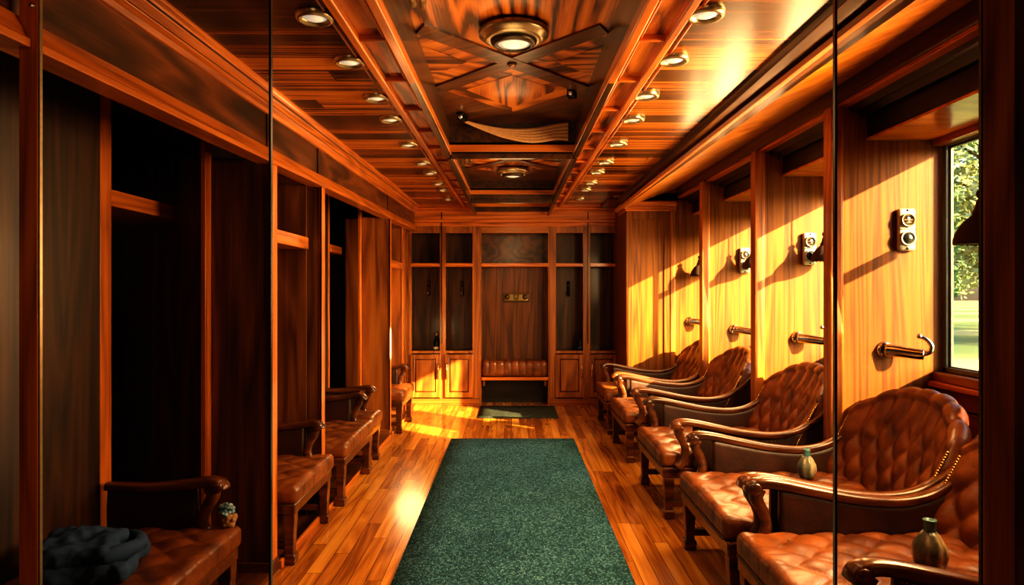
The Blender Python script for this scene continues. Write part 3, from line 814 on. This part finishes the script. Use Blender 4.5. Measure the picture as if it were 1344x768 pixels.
def backrest_bm():
    """barrel back with channelled top and diamond tufting, rolled over the top"""
    bm = bmesh.new(); NU, NV = 84, 56
    W = .445
    def top(u): return .955 - .155*abs(u)**2.6
    def front(u, v):
        zt = top(u)-.055; z = .40 + (zt-.40)*v
        h = (z-.40)/.55
        x = -.300 - .255*h**1.15 + .085*u*u*(1-.35*h)
        return Vector((x, u*W, z))
    loops = []
    for i in range(NU+1):
        u = -1 + 2*i/NU
        L = []
        fade = min(1, (1-abs(u))/.06)
        for j in range(NV+1):
            v = j/NV
            p = front(u, v)
            a = p.y/.135; b = (p.z-.40)/.19
            diamond = tuft(a, b)**1.5
            chan = abs(math.cos(PI*a*1.0))**.5 if False else abs(math.sin(PI*(a+.5)*1.0))**.45
            k = min(1, max(0, (v-.52)/.40)); k = k*k*(3-2*k)
            tt = (diamond*(1-k) + chan*k)
            n = Vector((.92, 0, .38))
            edge = math.sin(PI*min(1, max(0, v*1.0))*.5)
            p = p + n*(.028*(tt-.85)*fade)
            L.append(p)
        # roll over
        pt = front(u, 1.0)
        r = .055
        for j in range(1, 11):
            ang = PI*.12 + (PI*1.0)*j/10
            c = pt + Vector((-r*.9, 0, 0))
            a = pt.y/.135; chan = abs(math.sin(PI*(a+.5)))**.45
            rr = r*(1 + .40*(chan-.85)*fade)
            q = c + Vector((math.cos(ang-.12*PI)*rr*1.05, 0, math.sin(ang-.12*PI)*rr))
            L.append(q)
        zb = .40
        for j in range(1, 10):
            f = j/9; c = front(u, 1-f)
            L.append(Vector((min(c.x-.105, -.45-.10*(1-f)+.05*u*u) , c.y, pt.z + (zb-.08-pt.z)*f)))
        loops.append(L)
    loft(bm, loops, closed=True, caps=True)
    return bm, front, W, top

def make_armchair():
    t = thing('tufted_armchair', '', 'armchair', (0, 0, 0), 0, 'tufted leather armchairs along the right wall')
    obj('seat', seat_cushion(-.30, .60, -.415, .415, .325, .437, .155, .022), M['leather'], t, True)
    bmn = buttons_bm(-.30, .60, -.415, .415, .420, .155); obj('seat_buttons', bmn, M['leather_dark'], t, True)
    bm, front, W, top = backrest_bm()
    bk = obj('backrest', bm, M['leather'], t, True)
    for s in (-1, 1):
        bm = bmesh.new()
        for j in range(30):
            v = j/29
            p = front(s*1.0, v*.98) + Vector((-.006, s*.004, 0))
            lathe(bm, [(.010, -.002), (.009, .004), (.004, .008), (.0004, .009)], 8, (p.x, p.y*1.002, p.z+.0), 'Y' if False else 'X')
        obj('nailhead_trim', bm, M['brass'], bk, True)
    # padded outer wing
    fr = bmesh.new(); box(fr, -.56, .585, -.425, .425, .262, .330); obj('seat_frame', fr, M['frame_wood'], t, bevel=.008)
    for s in (-1, 1):
        a = obj('armrest', armrest_bm(arm_pts, s*.452), M['frame_wood'], t, True)
        obj('arm_scroll', scroll_bm(s*.452), M['frame_wood'], a, True)
        obj('arm_support', support_bm(s*.452), M['frame_wood'], t, True)
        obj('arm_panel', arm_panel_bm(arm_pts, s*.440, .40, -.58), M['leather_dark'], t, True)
        bm = bmesh.new()
        for p in smooth_path([(x, s*.452, z-.034) for x, z in arm_pts[3:8]], 7):
            lathe(bm, [(.0055, 0), (.0045, .003), (.0003, .005)], 6, (p.x, p.y, p.z-.004), 'Z')
        obj('arm_nailheads', bm, M['brass'], a, True)
        for x, z in ((.545, .265), (-.50, .265)):
            obj('leg', leg_bm(x, s*.39, z), M['frame_wood'], t, bevel=.004)
        bm = bmesh.new(); box(bm, -.48, .525, s*.39-.018, s*.39+.018, .075, .115); obj('stretcher', bm, M['frame_wood'], t, bevel=.004)
    bm = bmesh.new(); box(bm, -.42, -.39, -.372, .372, .08, .11); obj('stretcher', bm, M['frame_wood'], t, bevel=.004)
    # seat welt
    bm = bmesh.new(); tube(bm, [(.583, -.40, .337), (.597, -.385, .337), (.599, 0, .337), (.597, .385, .337), (.583, .40, .337)], .007, 8); obj('piping', bm, M['leather_dark'], t, True)
    return t
chairs = [(2.50, 'nearest tufted leather armchair, cut by the right edge of the picture'),
          (3.48, 'second nearest armchair on the right, in front of the sunlit panel beside the visible window'),
          (4.78, 'middle armchair of the right-hand row, third from the camera'),
          (6.22, 'fourth armchair from the camera on the right, small in the distance'),
          (7.36, 'farthest right-hand armchair, against the sunlit end panel')]
XC = 1.55
base = make_armchair()
for i, (d, lab) in enumerate(chairs):
    if i == 0:
        base.location = (XC, d, 0); base.rotation_euler = (0, 0, PI); base['label'] = lab
    else: dup(base, (XC, d, 0), PI, lab)

bench_arm = [(.525, .588), (.515, .612), (.47, .624), (.38, .612), (.22, .598), (.08, .600), (-.02, .604)]
def make_bench(label, d0, d1, xfront, depth, legs=None, zt=.427):
    yc = (d0+d1)/2; w = (d1-d0)/2
    t = thing('tufted_bench', label, 'bench', (xfront-.60, yc, 0), 0, 'tufted leather benches along the left wall')
    xb = .60-depth
    obj('seat', seat_cushion(xb, .60, -w, w, .325, zt, .155, .020, 60), M['leather'], t, True)
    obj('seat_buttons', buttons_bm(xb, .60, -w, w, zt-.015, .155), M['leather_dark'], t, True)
    fr = bmesh.new(); box(fr, xb+.01, .582, -w+.012, w-.012, .272, .330); obj('seat_frame', fr, M['frame_wood'], t, bevel=.008)
    ya = w-.045
    lo = [(x if x > .2 else xb+.02+(x+.02)/.22*(.2-xb-.02), z) for x, z in bench_arm]
    lo = [p for p in lo]
    a = obj('armrest', armrest_bm(lo, ya), M['frame_wood'], t, True)
    obj('arm_scroll', scroll_bm(ya), M['frame_wood'], a, True)
    obj('arm_support', support_bm(ya, -.012, .60), M['frame_wood'], t, True)
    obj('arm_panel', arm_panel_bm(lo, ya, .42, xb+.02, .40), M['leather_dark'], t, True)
    for x in (.545, xb+.06):
        ys = [-w+.05, w-.05] + ([0.1] if legs == 3 and x > .3 else [])
        for y in ys: obj('leg', leg_bm(x, y, .275), M['frame_wood'], t, bevel=.004)
    for y in (-w+.05, w-.05):
        bm = bmesh.new(); box(bm, xb+.08, .52, y-.016, y+.016, .08, .115); obj('stretcher', bm, M['frame_wood'], t, bevel=.004)
    return t
def raise_(t, dz): t.location.z = dz
b1 = make_bench('nearest left bench, carrying the folded navy cloth', 2.02, 3.03, -1.19, .60)
b2 = make_bench('tufted bench set between the first and second left piers', 3.60, 4.36, -1.13, .62)
b3 = make_bench('tufted bench beyond the second left pier, near the floor sunlight, third on the left', 4.60, 5.52, -1.11, .62)
b4 = make_bench('narrow tufted seat squeezed between the third left bench and lit pier', 5.56, 5.98, -1.13, .60)
b5 = make_bench('farthest left bench in bright sun beside the end lockers', 6.98, 7.74, -1.105, .62)

# ------------------------------------------------------------------ small things on the seats
def bottle(loc, s, label):
    t = thing('ceramic_bottle', label, 'bottle', loc, 0, 'streaked ceramic bottles on the armchairs')
    bm = bmesh.new(); lathe(bm, [(.001, 0), (.036*s, 0), (.050*s, .02*s), (.060*s, .06*s), (.056*s, .09*s), (.036*s, .128*s), (.022*s, .145*s)], 48, flute=.035); obj('body', bm, M['ceramic'], t, True)
    bm = bmesh.new(); lathe(bm, [(.022*s, .143*s), (.020*s, .150*s), (.021*s, .175*s), (.024*s, .186*s), (.017*s, .187*s), (.016*s, .16*s)], 24); obj('neck', bm, M['teal'], t, True)
bottle((1.53, 2.50, .432), 1.0, 'streaked ceramic bottle with teal neck on the nearest right armchair')
bottle((1.615, 3.74, .432), .86, 'streaked ceramic bottle with teal neck on the second nearest right armchair')
# folded garment
bm = bmesh.new()
def crump(seed, amp, sc):
    def f(p, n): return amp*(mnoise.noise(Vector((p.x*sc+seed, p.y*sc, p.z*sc)))*1.0 + .9*(.35-abs(mnoise.noise(Vector((p.x*sc*1.3+p.y*5+seed, p.y*sc*.7-seed, p.z*sc))))) + .5*mnoise.noise(Vector((p.x*sc*2.3, p.y*sc*2.3+seed, p.z*sc*3))))
    return f
def garment_layer(x0, x1, y0, y1, z0, z1, seed):
    bm = bmesh.new(); rbox(bm, x0, x1, y0, y1, z0, z1, min(.028, (z1-z0)*.48), 44, 40, 8, crump(seed, .020, 12)); return bm
t = thing('folded_garment', 'crumpled navy cloth garment lying on the nearest left bench', 'clothing', (-1.53, 2.47, .445), .25)
obj('lower_fold', garment_layer(-.15, .16, -.15, .15, -.004, .065, 2.0), M['navy'], t, True)
obj('upper_fold', garment_layer(-.15, .10, -.14, .13, .060, .118, 5.0), M['navy'], t, True)
bm = bmesh.new(); tube(bm, smooth_path([(.08, -.14, .085), (.13, -.08, .085), (.155, .0, .075), (.15, .08, .07), (.10, .13, .08)], 6), [.018, .022, .026, .028, .03, .03, .03, .03, .028, .03, .03, .028, .03, .03, .028, .028, .03, .03, .028, .026, .026, .024, .022, .02, .016], 12, (1, .8)); obj('sleeve_roll', bm, M['navy'], t, True)
# crumpled pouch behind the arm
t = thing('crumpled_pouch', 'small crumpled blue and tan pouch beside the arm of nearest left bench', 'pouch', (-1.238, 2.985, .432))
bm = bmesh.new(); rbox(bm, -.024, .028, -.025, .025, 0, .045, .016, 10, 10, 10, crump(3, .012, 34)); obj('pouch_body', bm, M['tan_cloth'], t, False)
bm = bmesh.new(); rbox(bm, -.030, .008, -.025, .025, .040, .095, .016, 12, 12, 12, crump(8, .018, 38)); obj('blue_wrap', bm, M['blue_foil'], t, False)

# ------------------------------------------------------------------ fittings on the right fins
def intercom(x, z, d, label):
    t = thing('wall_intercom', label, 'intercom', (x, d, z), 0, 'pale wall intercoms on the right partitions')
    bm = bmesh.new(); rbox(bm, -.050, .050, -.034, 0, -.124, .124, .012, 8, 3, 16)
    pl = obj('plate', bm, M['steel_plate'], t, True)
    bm = bmesh.new(); lathe(bm, [(.030, -.034), (.040, -.036), (.042, -.046), (.034, -.048), (.031, -.038)], 24, (0, 0, .055), 'Y'); obj('speaker_ring', bm, M['bronze'], t, True)
    bm = bmesh.new(); lathe(bm, [(.001, -.030), (.031, -.032), (.030, -.039), (.001, -.041)], 24, (0, 0, .055), 'Y'); g = obj('speaker_grille', bm, M['chrome'], t, True)
    bm = B((-.024, .024, -.046, -.040, .052, .060), (-.018, .018, -.046, -.040, .038, .044)); obj('grille_bar', bm, M['bronze_dark'], g)
    bm = bmesh.new(); lathe(bm, [(.034, -.034), (.043, -.037), (.045, -.045), (.036, -.046), (.034, -.036)], 24, (0, 0, -.052), 'Y'); obj('lens_ring', bm, M['steel_plate'], t, True)
    bm = bmesh.new(); lathe(bm, [(.001, -.030), (.035, -.035), (.032, -.042), (.018, -.050), (.001, -.052)], 24, (0, 0, -.052), 'Y'); obj('lens_eye', bm, M['dark_hole'], t, True)
    bm = bmesh.new()
    for z_ in (.112, -.112): lathe(bm, [(.001, -.033), (.007, -.034), (.006, -.038), (.001, -.038)], 10, (0, 0, z_), 'Y')
    obj('screws', bm, M['iron'], t, True)
    bm = B((-.046, .046, -.0362, -.033, -.001, .004)); obj('divider', bm, M['iron'], t)
intercom(2.310, 1.818, 4.02, 'pale two-dial intercom on the nearest sunlit panel, beside the visible window')
intercom(2.288, 1.785, 5.27, 'pale two-dial intercom on the second sunlit panel from the camera')
intercom(2.288, 1.765, 6.73, 'pale two-dial intercom on the third, more distant sunlit panel')
def chrome_hook(x, z, d, label):
    t = thing('wall_hook', label, 'hook', (x, d, z), 0, 'chrome peg hooks on the right partitions')
    bm = bmesh.new(); lathe(bm, [(.001, 0), (.050, 0), (.050, -.008), (.042, -.018), (.034, -.022), (.001, -.022)], 28, axis='Y'); obj('rosette', bm, M['chrome'], t, True)
    P = smooth_path([(0, -.012, 0), (.05, -.05, -.003), (.12, -.10, -.012), (.155, -.128, -.016)], 6)
    bm = bmesh.new(); tube(bm, P, [.040-.010*i/(len(P)-1) for i in range(len(P))], 18); obj('peg', bm, M['chrome'], t, True)
    P = smooth_path([(.145, -.12, -.012), (.178, -.14, .0), (.186, -.145, .035), (.165, -.135, .07), (.135, -.12, .085)], 6)
    bm = bmesh.new(); tube(bm, P, [.017-.007*i/(len(P)-1) for i in range(len(P))], 12); obj('prong', bm, M['chrome'], t, True)
    bm = bmesh.new(); lathe(bm, [(.001, -.016), (.011, -.012), (.016, 0), (.011, .012), (.001, .016)], 12, (.132, -.119, .088)); obj('tip_ball', bm, M['chrome'], t, True)
chrome_hook(2.195, 1.112, 4.02, 'chrome peg hook on the nearest sunlit panel, below the intercom')
chrome_hook(2.205, 1.10, 5.27, 'chrome peg hook on the second sunlit panel from the camera')
chrome_hook(2.190, 1.085, 6.73, 'chrome peg hook on the third sunlit panel from the camera')
chrome_hook(2.06, 1.12, 7.9, 'farthest chrome peg hook, on the end panel near the last armchair')
def tassel(x, d, zb, s, label):
    """fringed bell pendant hanging on a cord from the pelmet"""
    t = thing('fringed_pendant', label, 'pendant', (x, d, zb), 0, 'dark fringed pendants hanging at the windows')
    bm = bmesh.new(); n = 64; loops = []
    for r, z in ((.128, 0), (.126, .022), (.112, .065), (.088, .105), (.058, .135), (.040, .152), (.036, .158)):
        loops.append([(r*s*(1+.03*(k % 2))*math.cos(2*PI*k/n), r*s*(1+.03*(k % 2))*math.sin(2*PI*k/n), z*s - (.010*s*(k % 3 == 0) if z == 0 else 0)) for k in range(n)])
    loft(bm, loops); obj('skirt', bm, M['fringe'], t, True)
    bm = bmesh.new(); lathe(bm, [(.036*s, .150*s), (.044*s, .158*s), (.044*s, .168*s), (.034*s, .180*s), (.022*s, .225*s), (.012*s, .245*s)], 24); obj('cap', bm, M['bronze_dark'], t, True)
    bm = bmesh.new(); lathe(bm, [(.001, .238*s), (.018*s, .244*s), (.026*s, .264*s), (.018*s, .284*s), (.001, .29*s)], 16); obj('knob', bm, M['iron'], t, True)
    bm = bmesh.new(); tube(bm, [(0, 0, .285*s), (0, 0, 2.347-zb)], .004, 6); obj('cord', bm, M['iron'], t, True)
tassel(2.405, 3.50, 1.705, .95, 'dark fringed bell pendant in front of the visible window pane')
tassel(2.345, 5.12, 1.690, .75, 'dark fringed bell pendant at the second panel, half hidden by the nearest post')
tassel(2.325, 6.58, 1.690, .75, 'dark fringed bell pendant at the third panel, half hidden by a post')
tassel(2.13, 7.75, 1.640, .80, 'farthest fringed bell pendant, beside the end panel')

# ------------------------------------------------------------------ ceiling fittings
lights_px = {'left': [(413, 25), (459, 83), (494, 130), (513, 158), (536, 191), (555, 215), (565, 228), (575, 242), (581, 250), (588, 262)],
             'right': [(926, 21), (884, 80), (848, 127), (831, 158), (811, 190), (795, 214), (784, 227), (776, 241), (769, 250), (762, 262)]}
ordn = ['nearest', 'second', 'third', 'fourth', 'fifth', 'sixth', 'seventh', 'eighth', 'ninth', 'farthest']
dl = None
lamp_pos = []
for side, pts in lights_px.items():
    for i, (px, py) in enumerate(pts):
        d = 3.0
        for _ in range(20): d = 896*(hc(d)-.014-CAM_Z)/(384-py)
        d = min(d, 8.6)
        loc = ((px-672)*d/896, d, hc(d))
        lab = ('%s recessed downlight from the camera in the %s ceiling row' % (ordn[i], side)) if i < 9 else 'farthest recessed downlight in the %s ceiling row, by the end cornice' % side
        if dl is None:
            dl = thing('downlight', lab, 'downlight', loc, 0, 'recessed downlights in two ceiling rows')
            bm = bmesh.new(); lathe(bm, [(.040, .004), (.040, -.006), (.050, -.020), (.058, -.022), (.066, -.014), (.068, .0), (.068, .004)], 32); obj('trim_ring', bm, M['bronze'], dl, True)
            bm = bmesh.new(); lathe(bm, [(.0005, -.019), (.025, -.017), (.042, -.010), (.042, -.004), (.0005, -.004)], 28); obj('lens', bm, M['lens'], dl, True)
        else: dup(dl, loc, 0, lab)
        lamp_pos.append(loc)
def ceiling_lamp(x, y, z, s, label):
    t = thing('ceiling_lamp', label, 'ceiling light', (x, y, z), 0, 'round bronze coffer lamps')
    bm = bmesh.new(); lathe(bm, [(.001, 0), (.158*s, 0), (.162*s, -.012), (.158*s, -.028), (.140*s, -.034), (.136*s, -.044), (.122*s, -.050), (.10*s, -.052), (.098*s, -.04)], 48); obj('rim', bm, M['bronze'], t, True)
    bm = bmesh.new(); lathe(bm, [(.102*s, -.046), (.104*s, -.058), (.090*s, -.070), (.078*s, -.072), (.074*s, -.060), (.076*s, -.046)], 48); obj('bezel', bm, M['bronze_dark'], t, True)
    bm = bmesh.new(); lathe(bm, [(.0005, -.074), (.040*s, -.071), (.074*s, -.062), (.076*s, -.05), (.0005, -.05)], 40); obj('lens', bm, M['lens'], t, True)
ceiling_lamp(.008, 3.12, ZC-.012, 1.0, 'large round bronze lamp in the nearest ceiling coffer')
ceiling_lamp(.008, 6.62, ZC-.02, 1.0, 'round bronze lamp in the second ceiling coffer')
t = thing('ceiling_boss', 'small round copper boss where the coffer bands cross', 'ceiling boss', (0, 3.575, ZC-.012))
bm = bmesh.new(); lathe(bm, [(.001, 0), (.026, 0), (.026, -.006), (.020, -.010), (.018, -.006)], 20); obj('ring', bm, M['bronze_dark'], t, True)
bm = bmesh.new(); lathe(bm, [(.001, -.004), (.018, -.005), (.010, -.014), (.001, -.016)], 16); obj('stud', bm, simple('copper', (.6, .25, .12), .3, .9), t, True)
# two small spots in the last coffer
for px, lab in ((628, 'left small round spotlight in the farthest ceiling coffer'), (674, 'middle small round spotlight in the farthest ceiling coffer')):
    d = 8.35
    t = thing('coffer_spotlight', lab, 'spotlight', ((px-672)*d/896, d, ZC-.002), 0, 'small spotlights in the farthest coffer')
    bm = bmesh.new(); lathe(bm, [(.001, 0), (.066, 0), (.066, -.05), (.052, -.06), (.048, -.05)], 24); obj('ring', bm, M['bronze'], t, True)
    bm = bmesh.new(); lathe(bm, [(.001, -.052), (.048, -.05), (.048, -.04), (.001, -.04)], 24); obj('lens', bm, M['lens'], t, True)
# brass tube pairs and clips
def tube_pair(loc, rz, ln, label, r=.016):
    t = thing('brass_tube_fitting', label, 'ceiling fitting', loc, rz)
    for s in (-1, 1):
        bm = bmesh.new(); lathe(bm, [(.001, 0), (r, .003), (r, ln-.004), (r*.8, ln), (r*.7, ln-.006), (.001, ln-.006)], 14, (s*r*1.25, 0, 0), 'Y'); obj('tube', bm, M['brass'], t, True)
    bm = B((-.034, .034, ln*.35, ln*.35+.022, -.006, .030)); obj('clip', bm, M['bronze_dark'], t, bevel=.003)
tube_pair((-.345, 2.46, ZC-.030), .12, .34, 'pair of brass tubes at the near left of first coffer')
tube_pair((-.375, 5.75, ZC-.032), .05, .42, 'pair of brass tubes at the left of second coffer', .018)
def clip(loc, rz, s, label):
    t = thing('metal_clip', label, 'clip', loc, rz)
    bm = B((-.022*s, .022*s, -.055*s, .055*s, -.012, 0)); obj('base_plate', bm, M['iron'], t, bevel=.003)
    bm = bmesh.new(); lathe(bm, [(.001, -.05*s), (.014*s, -.05*s), (.016*s, -.04*s), (.016*s, .04*s), (.014*s, .05*s), (.001, .05*s)], 14, (0, 0, -.024), 'Y'); obj('barrel', bm, M['chrome'], t, True)
    bm = B((-.026*s, .026*s, .016*s, .026*s, -.044, 0), (-.026*s, .026*s, -.026*s, -.016*s, -.044, 0)); obj('jaw', bm, M['iron'], t, bevel=.002)
clip((.358, 4.08, ZC-.002), -.25, 1.0, 'chrome clip at the right side of first coffer')
clip((-.335, 4.62, ZC-.004), -.3, 1.05, 'dark metal clip holding the straps in the first coffer')
t = thing('rectangular_clip', 'slim rectangular metal frame clip at right of second coffer', 'clip', (.40, 5.6, ZC-.004), 0)
bm = B((-.030, -.022, 0, .5, -.022, 0), (.022, .030, 0, .5, -.022, 0), (-.03, .03, 0, .012, -.022, 0), (-.03, .03, .488, .5, -.022, 0)); obj('frame', bm, M['chrome'], t, bevel=.002)
obj('backing', B((-.022, .022, .012, .488, -.008, 0)), M['iron'], t)
# straps draped across the far end of the first coffer
t = thing('strap_bundle', 'bundle of tan straps sagging across the far end of first coffer', 'strap', (0, 4.74, ZC))
for k in range(5):
    P = smooth_path([(-.325, -.06, -.035), (-.22, -.02, -.055-.004*k), (-.05, .02, -.075-.012*k), (.14, .04, -.070-.020*k), (.30, .05, -.040-.022*k), (.395, .055, -.026-.026*k)], 8)
    bm = bmesh.new(); n = len(P); tube(bm, P, [.0075+.0035*min(1, i/n*1.5) for i in range(n)], 8, (1.25, .6)); obj('strap', bm, M['strap'], t, True)

# ------------------------------------------------------------------ near glass screens
def glass_screen(label, x_post0, x_post1, x_edge, d, postmat, wide):
    z1 = hc(d)-.003
    cx = (x_post0+x_post1)/2
    t = thing('glass_screen', label, 'glass screen', (cx, d, 0), 0)
    a, b = sorted((x_post1-cx, x_edge-cx))
    obj('post', B((x_post0-cx, x_post1-cx, -.008, .008, 0, z1)), M[postmat], t, bevel=.002)
    obj('pane', B((a, b, -.004, .004, .006, z1)), M['screen_glass'], t)
    e = x_edge-cx; obj('edge_strip', B((e-.0028, e+.0028, -.006, .006, 0, z1)), M['edge_dark'], t)
    s = 1 if x_edge > x_post1 else -1
    e2 = x_post1-cx; obj('channel', B((min(e2, e2+s*.004), max(e2, e2+s*.004), -.005, .005, 0, z1)), M['bronze'] if s > 0 else M['bronze_dark'], t)
    if wide:
        obj('dark_return', B((x_post0-cx-.0, x_post0-cx+.30, .002, .018, 0, z1)), M['dark_v'], t)
    else:
        bm = bmesh.new(); lathe(bm, [(.001, -.013), (.006, -.012), (.007, -.007)], 12, (.010, 0, CAM_Z+.72), 'Y'); obj('screw', bm, M['chrome'], t, True)
glass_screen('smoked glass screen on an orange wooden post at the near left', -1.237, -1.190, -.608, 1.72, 'trim_v', False)
glass_screen('smoked glass screen on a broad dark post at the near right', 1.262, 1.183, .814, 1.72, 'mid_v', True)

# ------------------------------------------------------------------ outdoors
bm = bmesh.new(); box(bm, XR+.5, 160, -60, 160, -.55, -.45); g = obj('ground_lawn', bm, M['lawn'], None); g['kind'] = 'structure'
def tree(loc, h, r, mat, label, seed):
    random.seed(seed)
    t = thing('leafy_tree', label, 'tree', loc, 0, 'trees beyond the lawn')
    bm = bmesh.new()
    tube(bm, smooth_path([(0, 0, 0), (.1, .05, h*.2), (-.05, .1, h*.42), (.1, -.05, h*.75)], 4), [.30-.018*i for i in range(13)], 10); 
    for k in range(6):
        a = 2*PI*k/6+random.random(); z0 = h*(.25+.07*k)
        tube(bm, [(0, 0, z0), (math.cos(a)*r*.35, math.sin(a)*r*.35, z0+h*.10), (math.cos(a)*r*.7, math.sin(a)*r*.7, z0+h*.14)], [.12, .08, .03], 6)
    obj('trunk', bm, M['bark'], t, True)
    bm = bmesh.new()
    blobs = [(Vector((random.uniform(-.6, .6)*r, random.uniform(-.6, .6)*r, h*(.26+.68*random.random()))), r*random.uniform(.35, .6)) for _ in range(16)]
    for c, br in blobs:
        for _ in range(420):
            v = Vector((random.gauss(0, 1), random.gauss(0, 1), random.gauss(0, 1))).normalized()*br*random.uniform(.75, 1.05)
            p = c+v; s = random.uniform(.10, .24)
            a = Vector((random.gauss(0, 1), random.gauss(0, 1), random.gauss(0, 1))).normalized(); b = a.orthogonal().normalized()
            q = [p+a*s, p+b*s*.6, p-a*s, p-b*s*.6]
            bm.faces.new([bm.verts.new(x) for x in q])
    me_o = obj('foliage', bm, M[mat], t)
for k, (x, y, h, r, mt, lab) in enumerate([
    (19.8, 27.5, 13, 3.6, 'leaf_gold', 'tall golden tree seen through the window, nearest beyond the lawn'),
    (27.6, 38, 17, 4.2, 'leaf_green', 'green tree behind the golden one, beyond the lawn'),
    (31, 49, 9, 3.8, 'leaf_green', 'lower dark green tree at the far edge of the lawn'),
    (33, 16, 13, 4.4, 'leaf_green', 'green tree out on the lawn to the right of the window view'),
    (31, 27, 12, 3.8, 'leaf_gold', 'golden tree out on the lawn beside the tallest one'),
    (43, 58, 22, 5.6, 'leaf_gold', 'large golden tree farthest behind the lawn')]):
    tree((x, y, -.45), h, r, mt, lab, 40+k)
random.seed(3)

# ------------------------------------------------------------------ light
w = bpy.data.worlds.new('World'); bpy.context.scene.world = w; w.use_nodes = True
nt = w.node_tree; bg = nt.nodes['Background']
sky = nt.nodes.new('ShaderNodeTexSky'); sky.sky_type = 'HOSEK_WILKIE' if False else 'NISHITA'
sky.sun_disc = False; sky.sun_elevation = math.radians(18); sky.sun_rotation = math.radians(125); sky.dust_density = 3
nt.links.new(sky.outputs[0], bg.inputs[0]); bg.inputs[1].default_value = .9

def lamp(name, typ, loc, energy, col, **kw):
    l = bpy.data.lights.new(name, typ); l.energy = energy; l.color = col
    for k, v in kw.items(): setattr(l, k, v)
    o = bpy.data.objects.new(name, l); C.objects.link(o); o.location = loc; return o
def aim(o, target):
    o.rotation_euler = (Vector(target)-Vector(o.location)).to_track_quat('-Z', 'Y').to_euler()
sun = lamp('low_sun', 'SUN', (12, -8, 7), 36, (1, .71, .35), angle=math.radians(.7))
sun.rotation_euler = Vector((-1, .80, -.50)).to_track_quat('-Z', 'Y').to_euler()
WARM = (1, .66, .31)
for i, (x, y, z) in enumerate(lamp_pos):
    lamp('downlight_lamp', 'SPOT', (x, y, z-.03), 9 if y < 5 else (6 if y < 7 else 2.5), (1, .70, .38), spot_size=math.radians(130), spot_blend=.9, shadow_soft_size=.04)
for x, y, e in ((.008, 3.12, 8), (.008, 6.62, 8)):
    lamp('coffer_lamp', 'SPOT', (x, y, ZC-.10), e, (1, .74, .45), spot_size=math.radians(150), spot_blend=.9, shadow_soft_size=.07)
for y, e in ((3.0, 4.0), (4.2, 2.5), (6.1, 4.5), (8.0, 2)):
    lamp('coffer_glow', 'POINT', (0, y, 2.22), e, WARM, shadow_soft_size=.2)  # added fill with no fitting of its own, brightens the coffers
# unseen fill lamps added in the bays to brighten the left side
for y, z, e in ((2.75, 1.75, 88), (4.4, 1.7, 30), (5.9, 1.7, 30), (6.9, 1.6, 18)):
    o = lamp('window_glow', 'AREA', (1.88, y, z), e, WARM, shape='RECTANGLE', size=.9, size_y=1.0)
    aim(o, (-1.2, y+.3 if y < 5 else y+.05, 1.0))
# unseen fill lamps added for the far left end and the ceiling
for x, y, e in ((-1.08, 7.35, 11),):
    lamp('floor_bounce', 'POINT', (x, y, .9), e, WARM, shadow_soft_size=.18)
for y, e in ((2.2, 3), (4.4, 6), (6.4, 7)):
    o = lamp('upward_glow', 'AREA', (.0, y, .5), e, WARM, shape='RECTANGLE', size=1.6, size_y=1.8); aim(o, (0, y+.001, 3))  # added below the ceiling boards to brighten them
o = lamp('entrance_lamp', 'AREA', (-.2, -1.4, 2.0), 13, (1, .66, .38), shape='DISK', size=1.0); aim(o, (.1, 3, 1.0))  # unseen fill added behind the camera for the near surfaces

# ------------------------------------------------------------------ camera
cam = bpy.data.cameras.new('camera'); co = bpy.data.objects.new('camera', cam); C.objects.link(co)
co.location = (0, 0, CAM_Z); co.rotation_euler = (PI/2, 0, 0)
cam.sensor_width = 36; cam.lens = 36*896/1344; cam.clip_start = .05; cam.clip_end = 500
sc = bpy.context.scene; sc.camera = co
sc.view_settings.view_transform = 'Standard'; sc.view_settings.look = 'High Contrast'; sc.view_settings.exposure = 0
sc.cycles.max_bounces = 8; sc.cycles.diffuse_bounces = 4; sc.cycles.glossy_bounces = 4; sc.cycles.transparent_max_bounces = 12
sc.cycles.caustics_reflective = False; sc.cycles.caustics_refractive = False
sc.cycles.sample_clamp_indirect = 4
sc.cycles.use_denoising = True
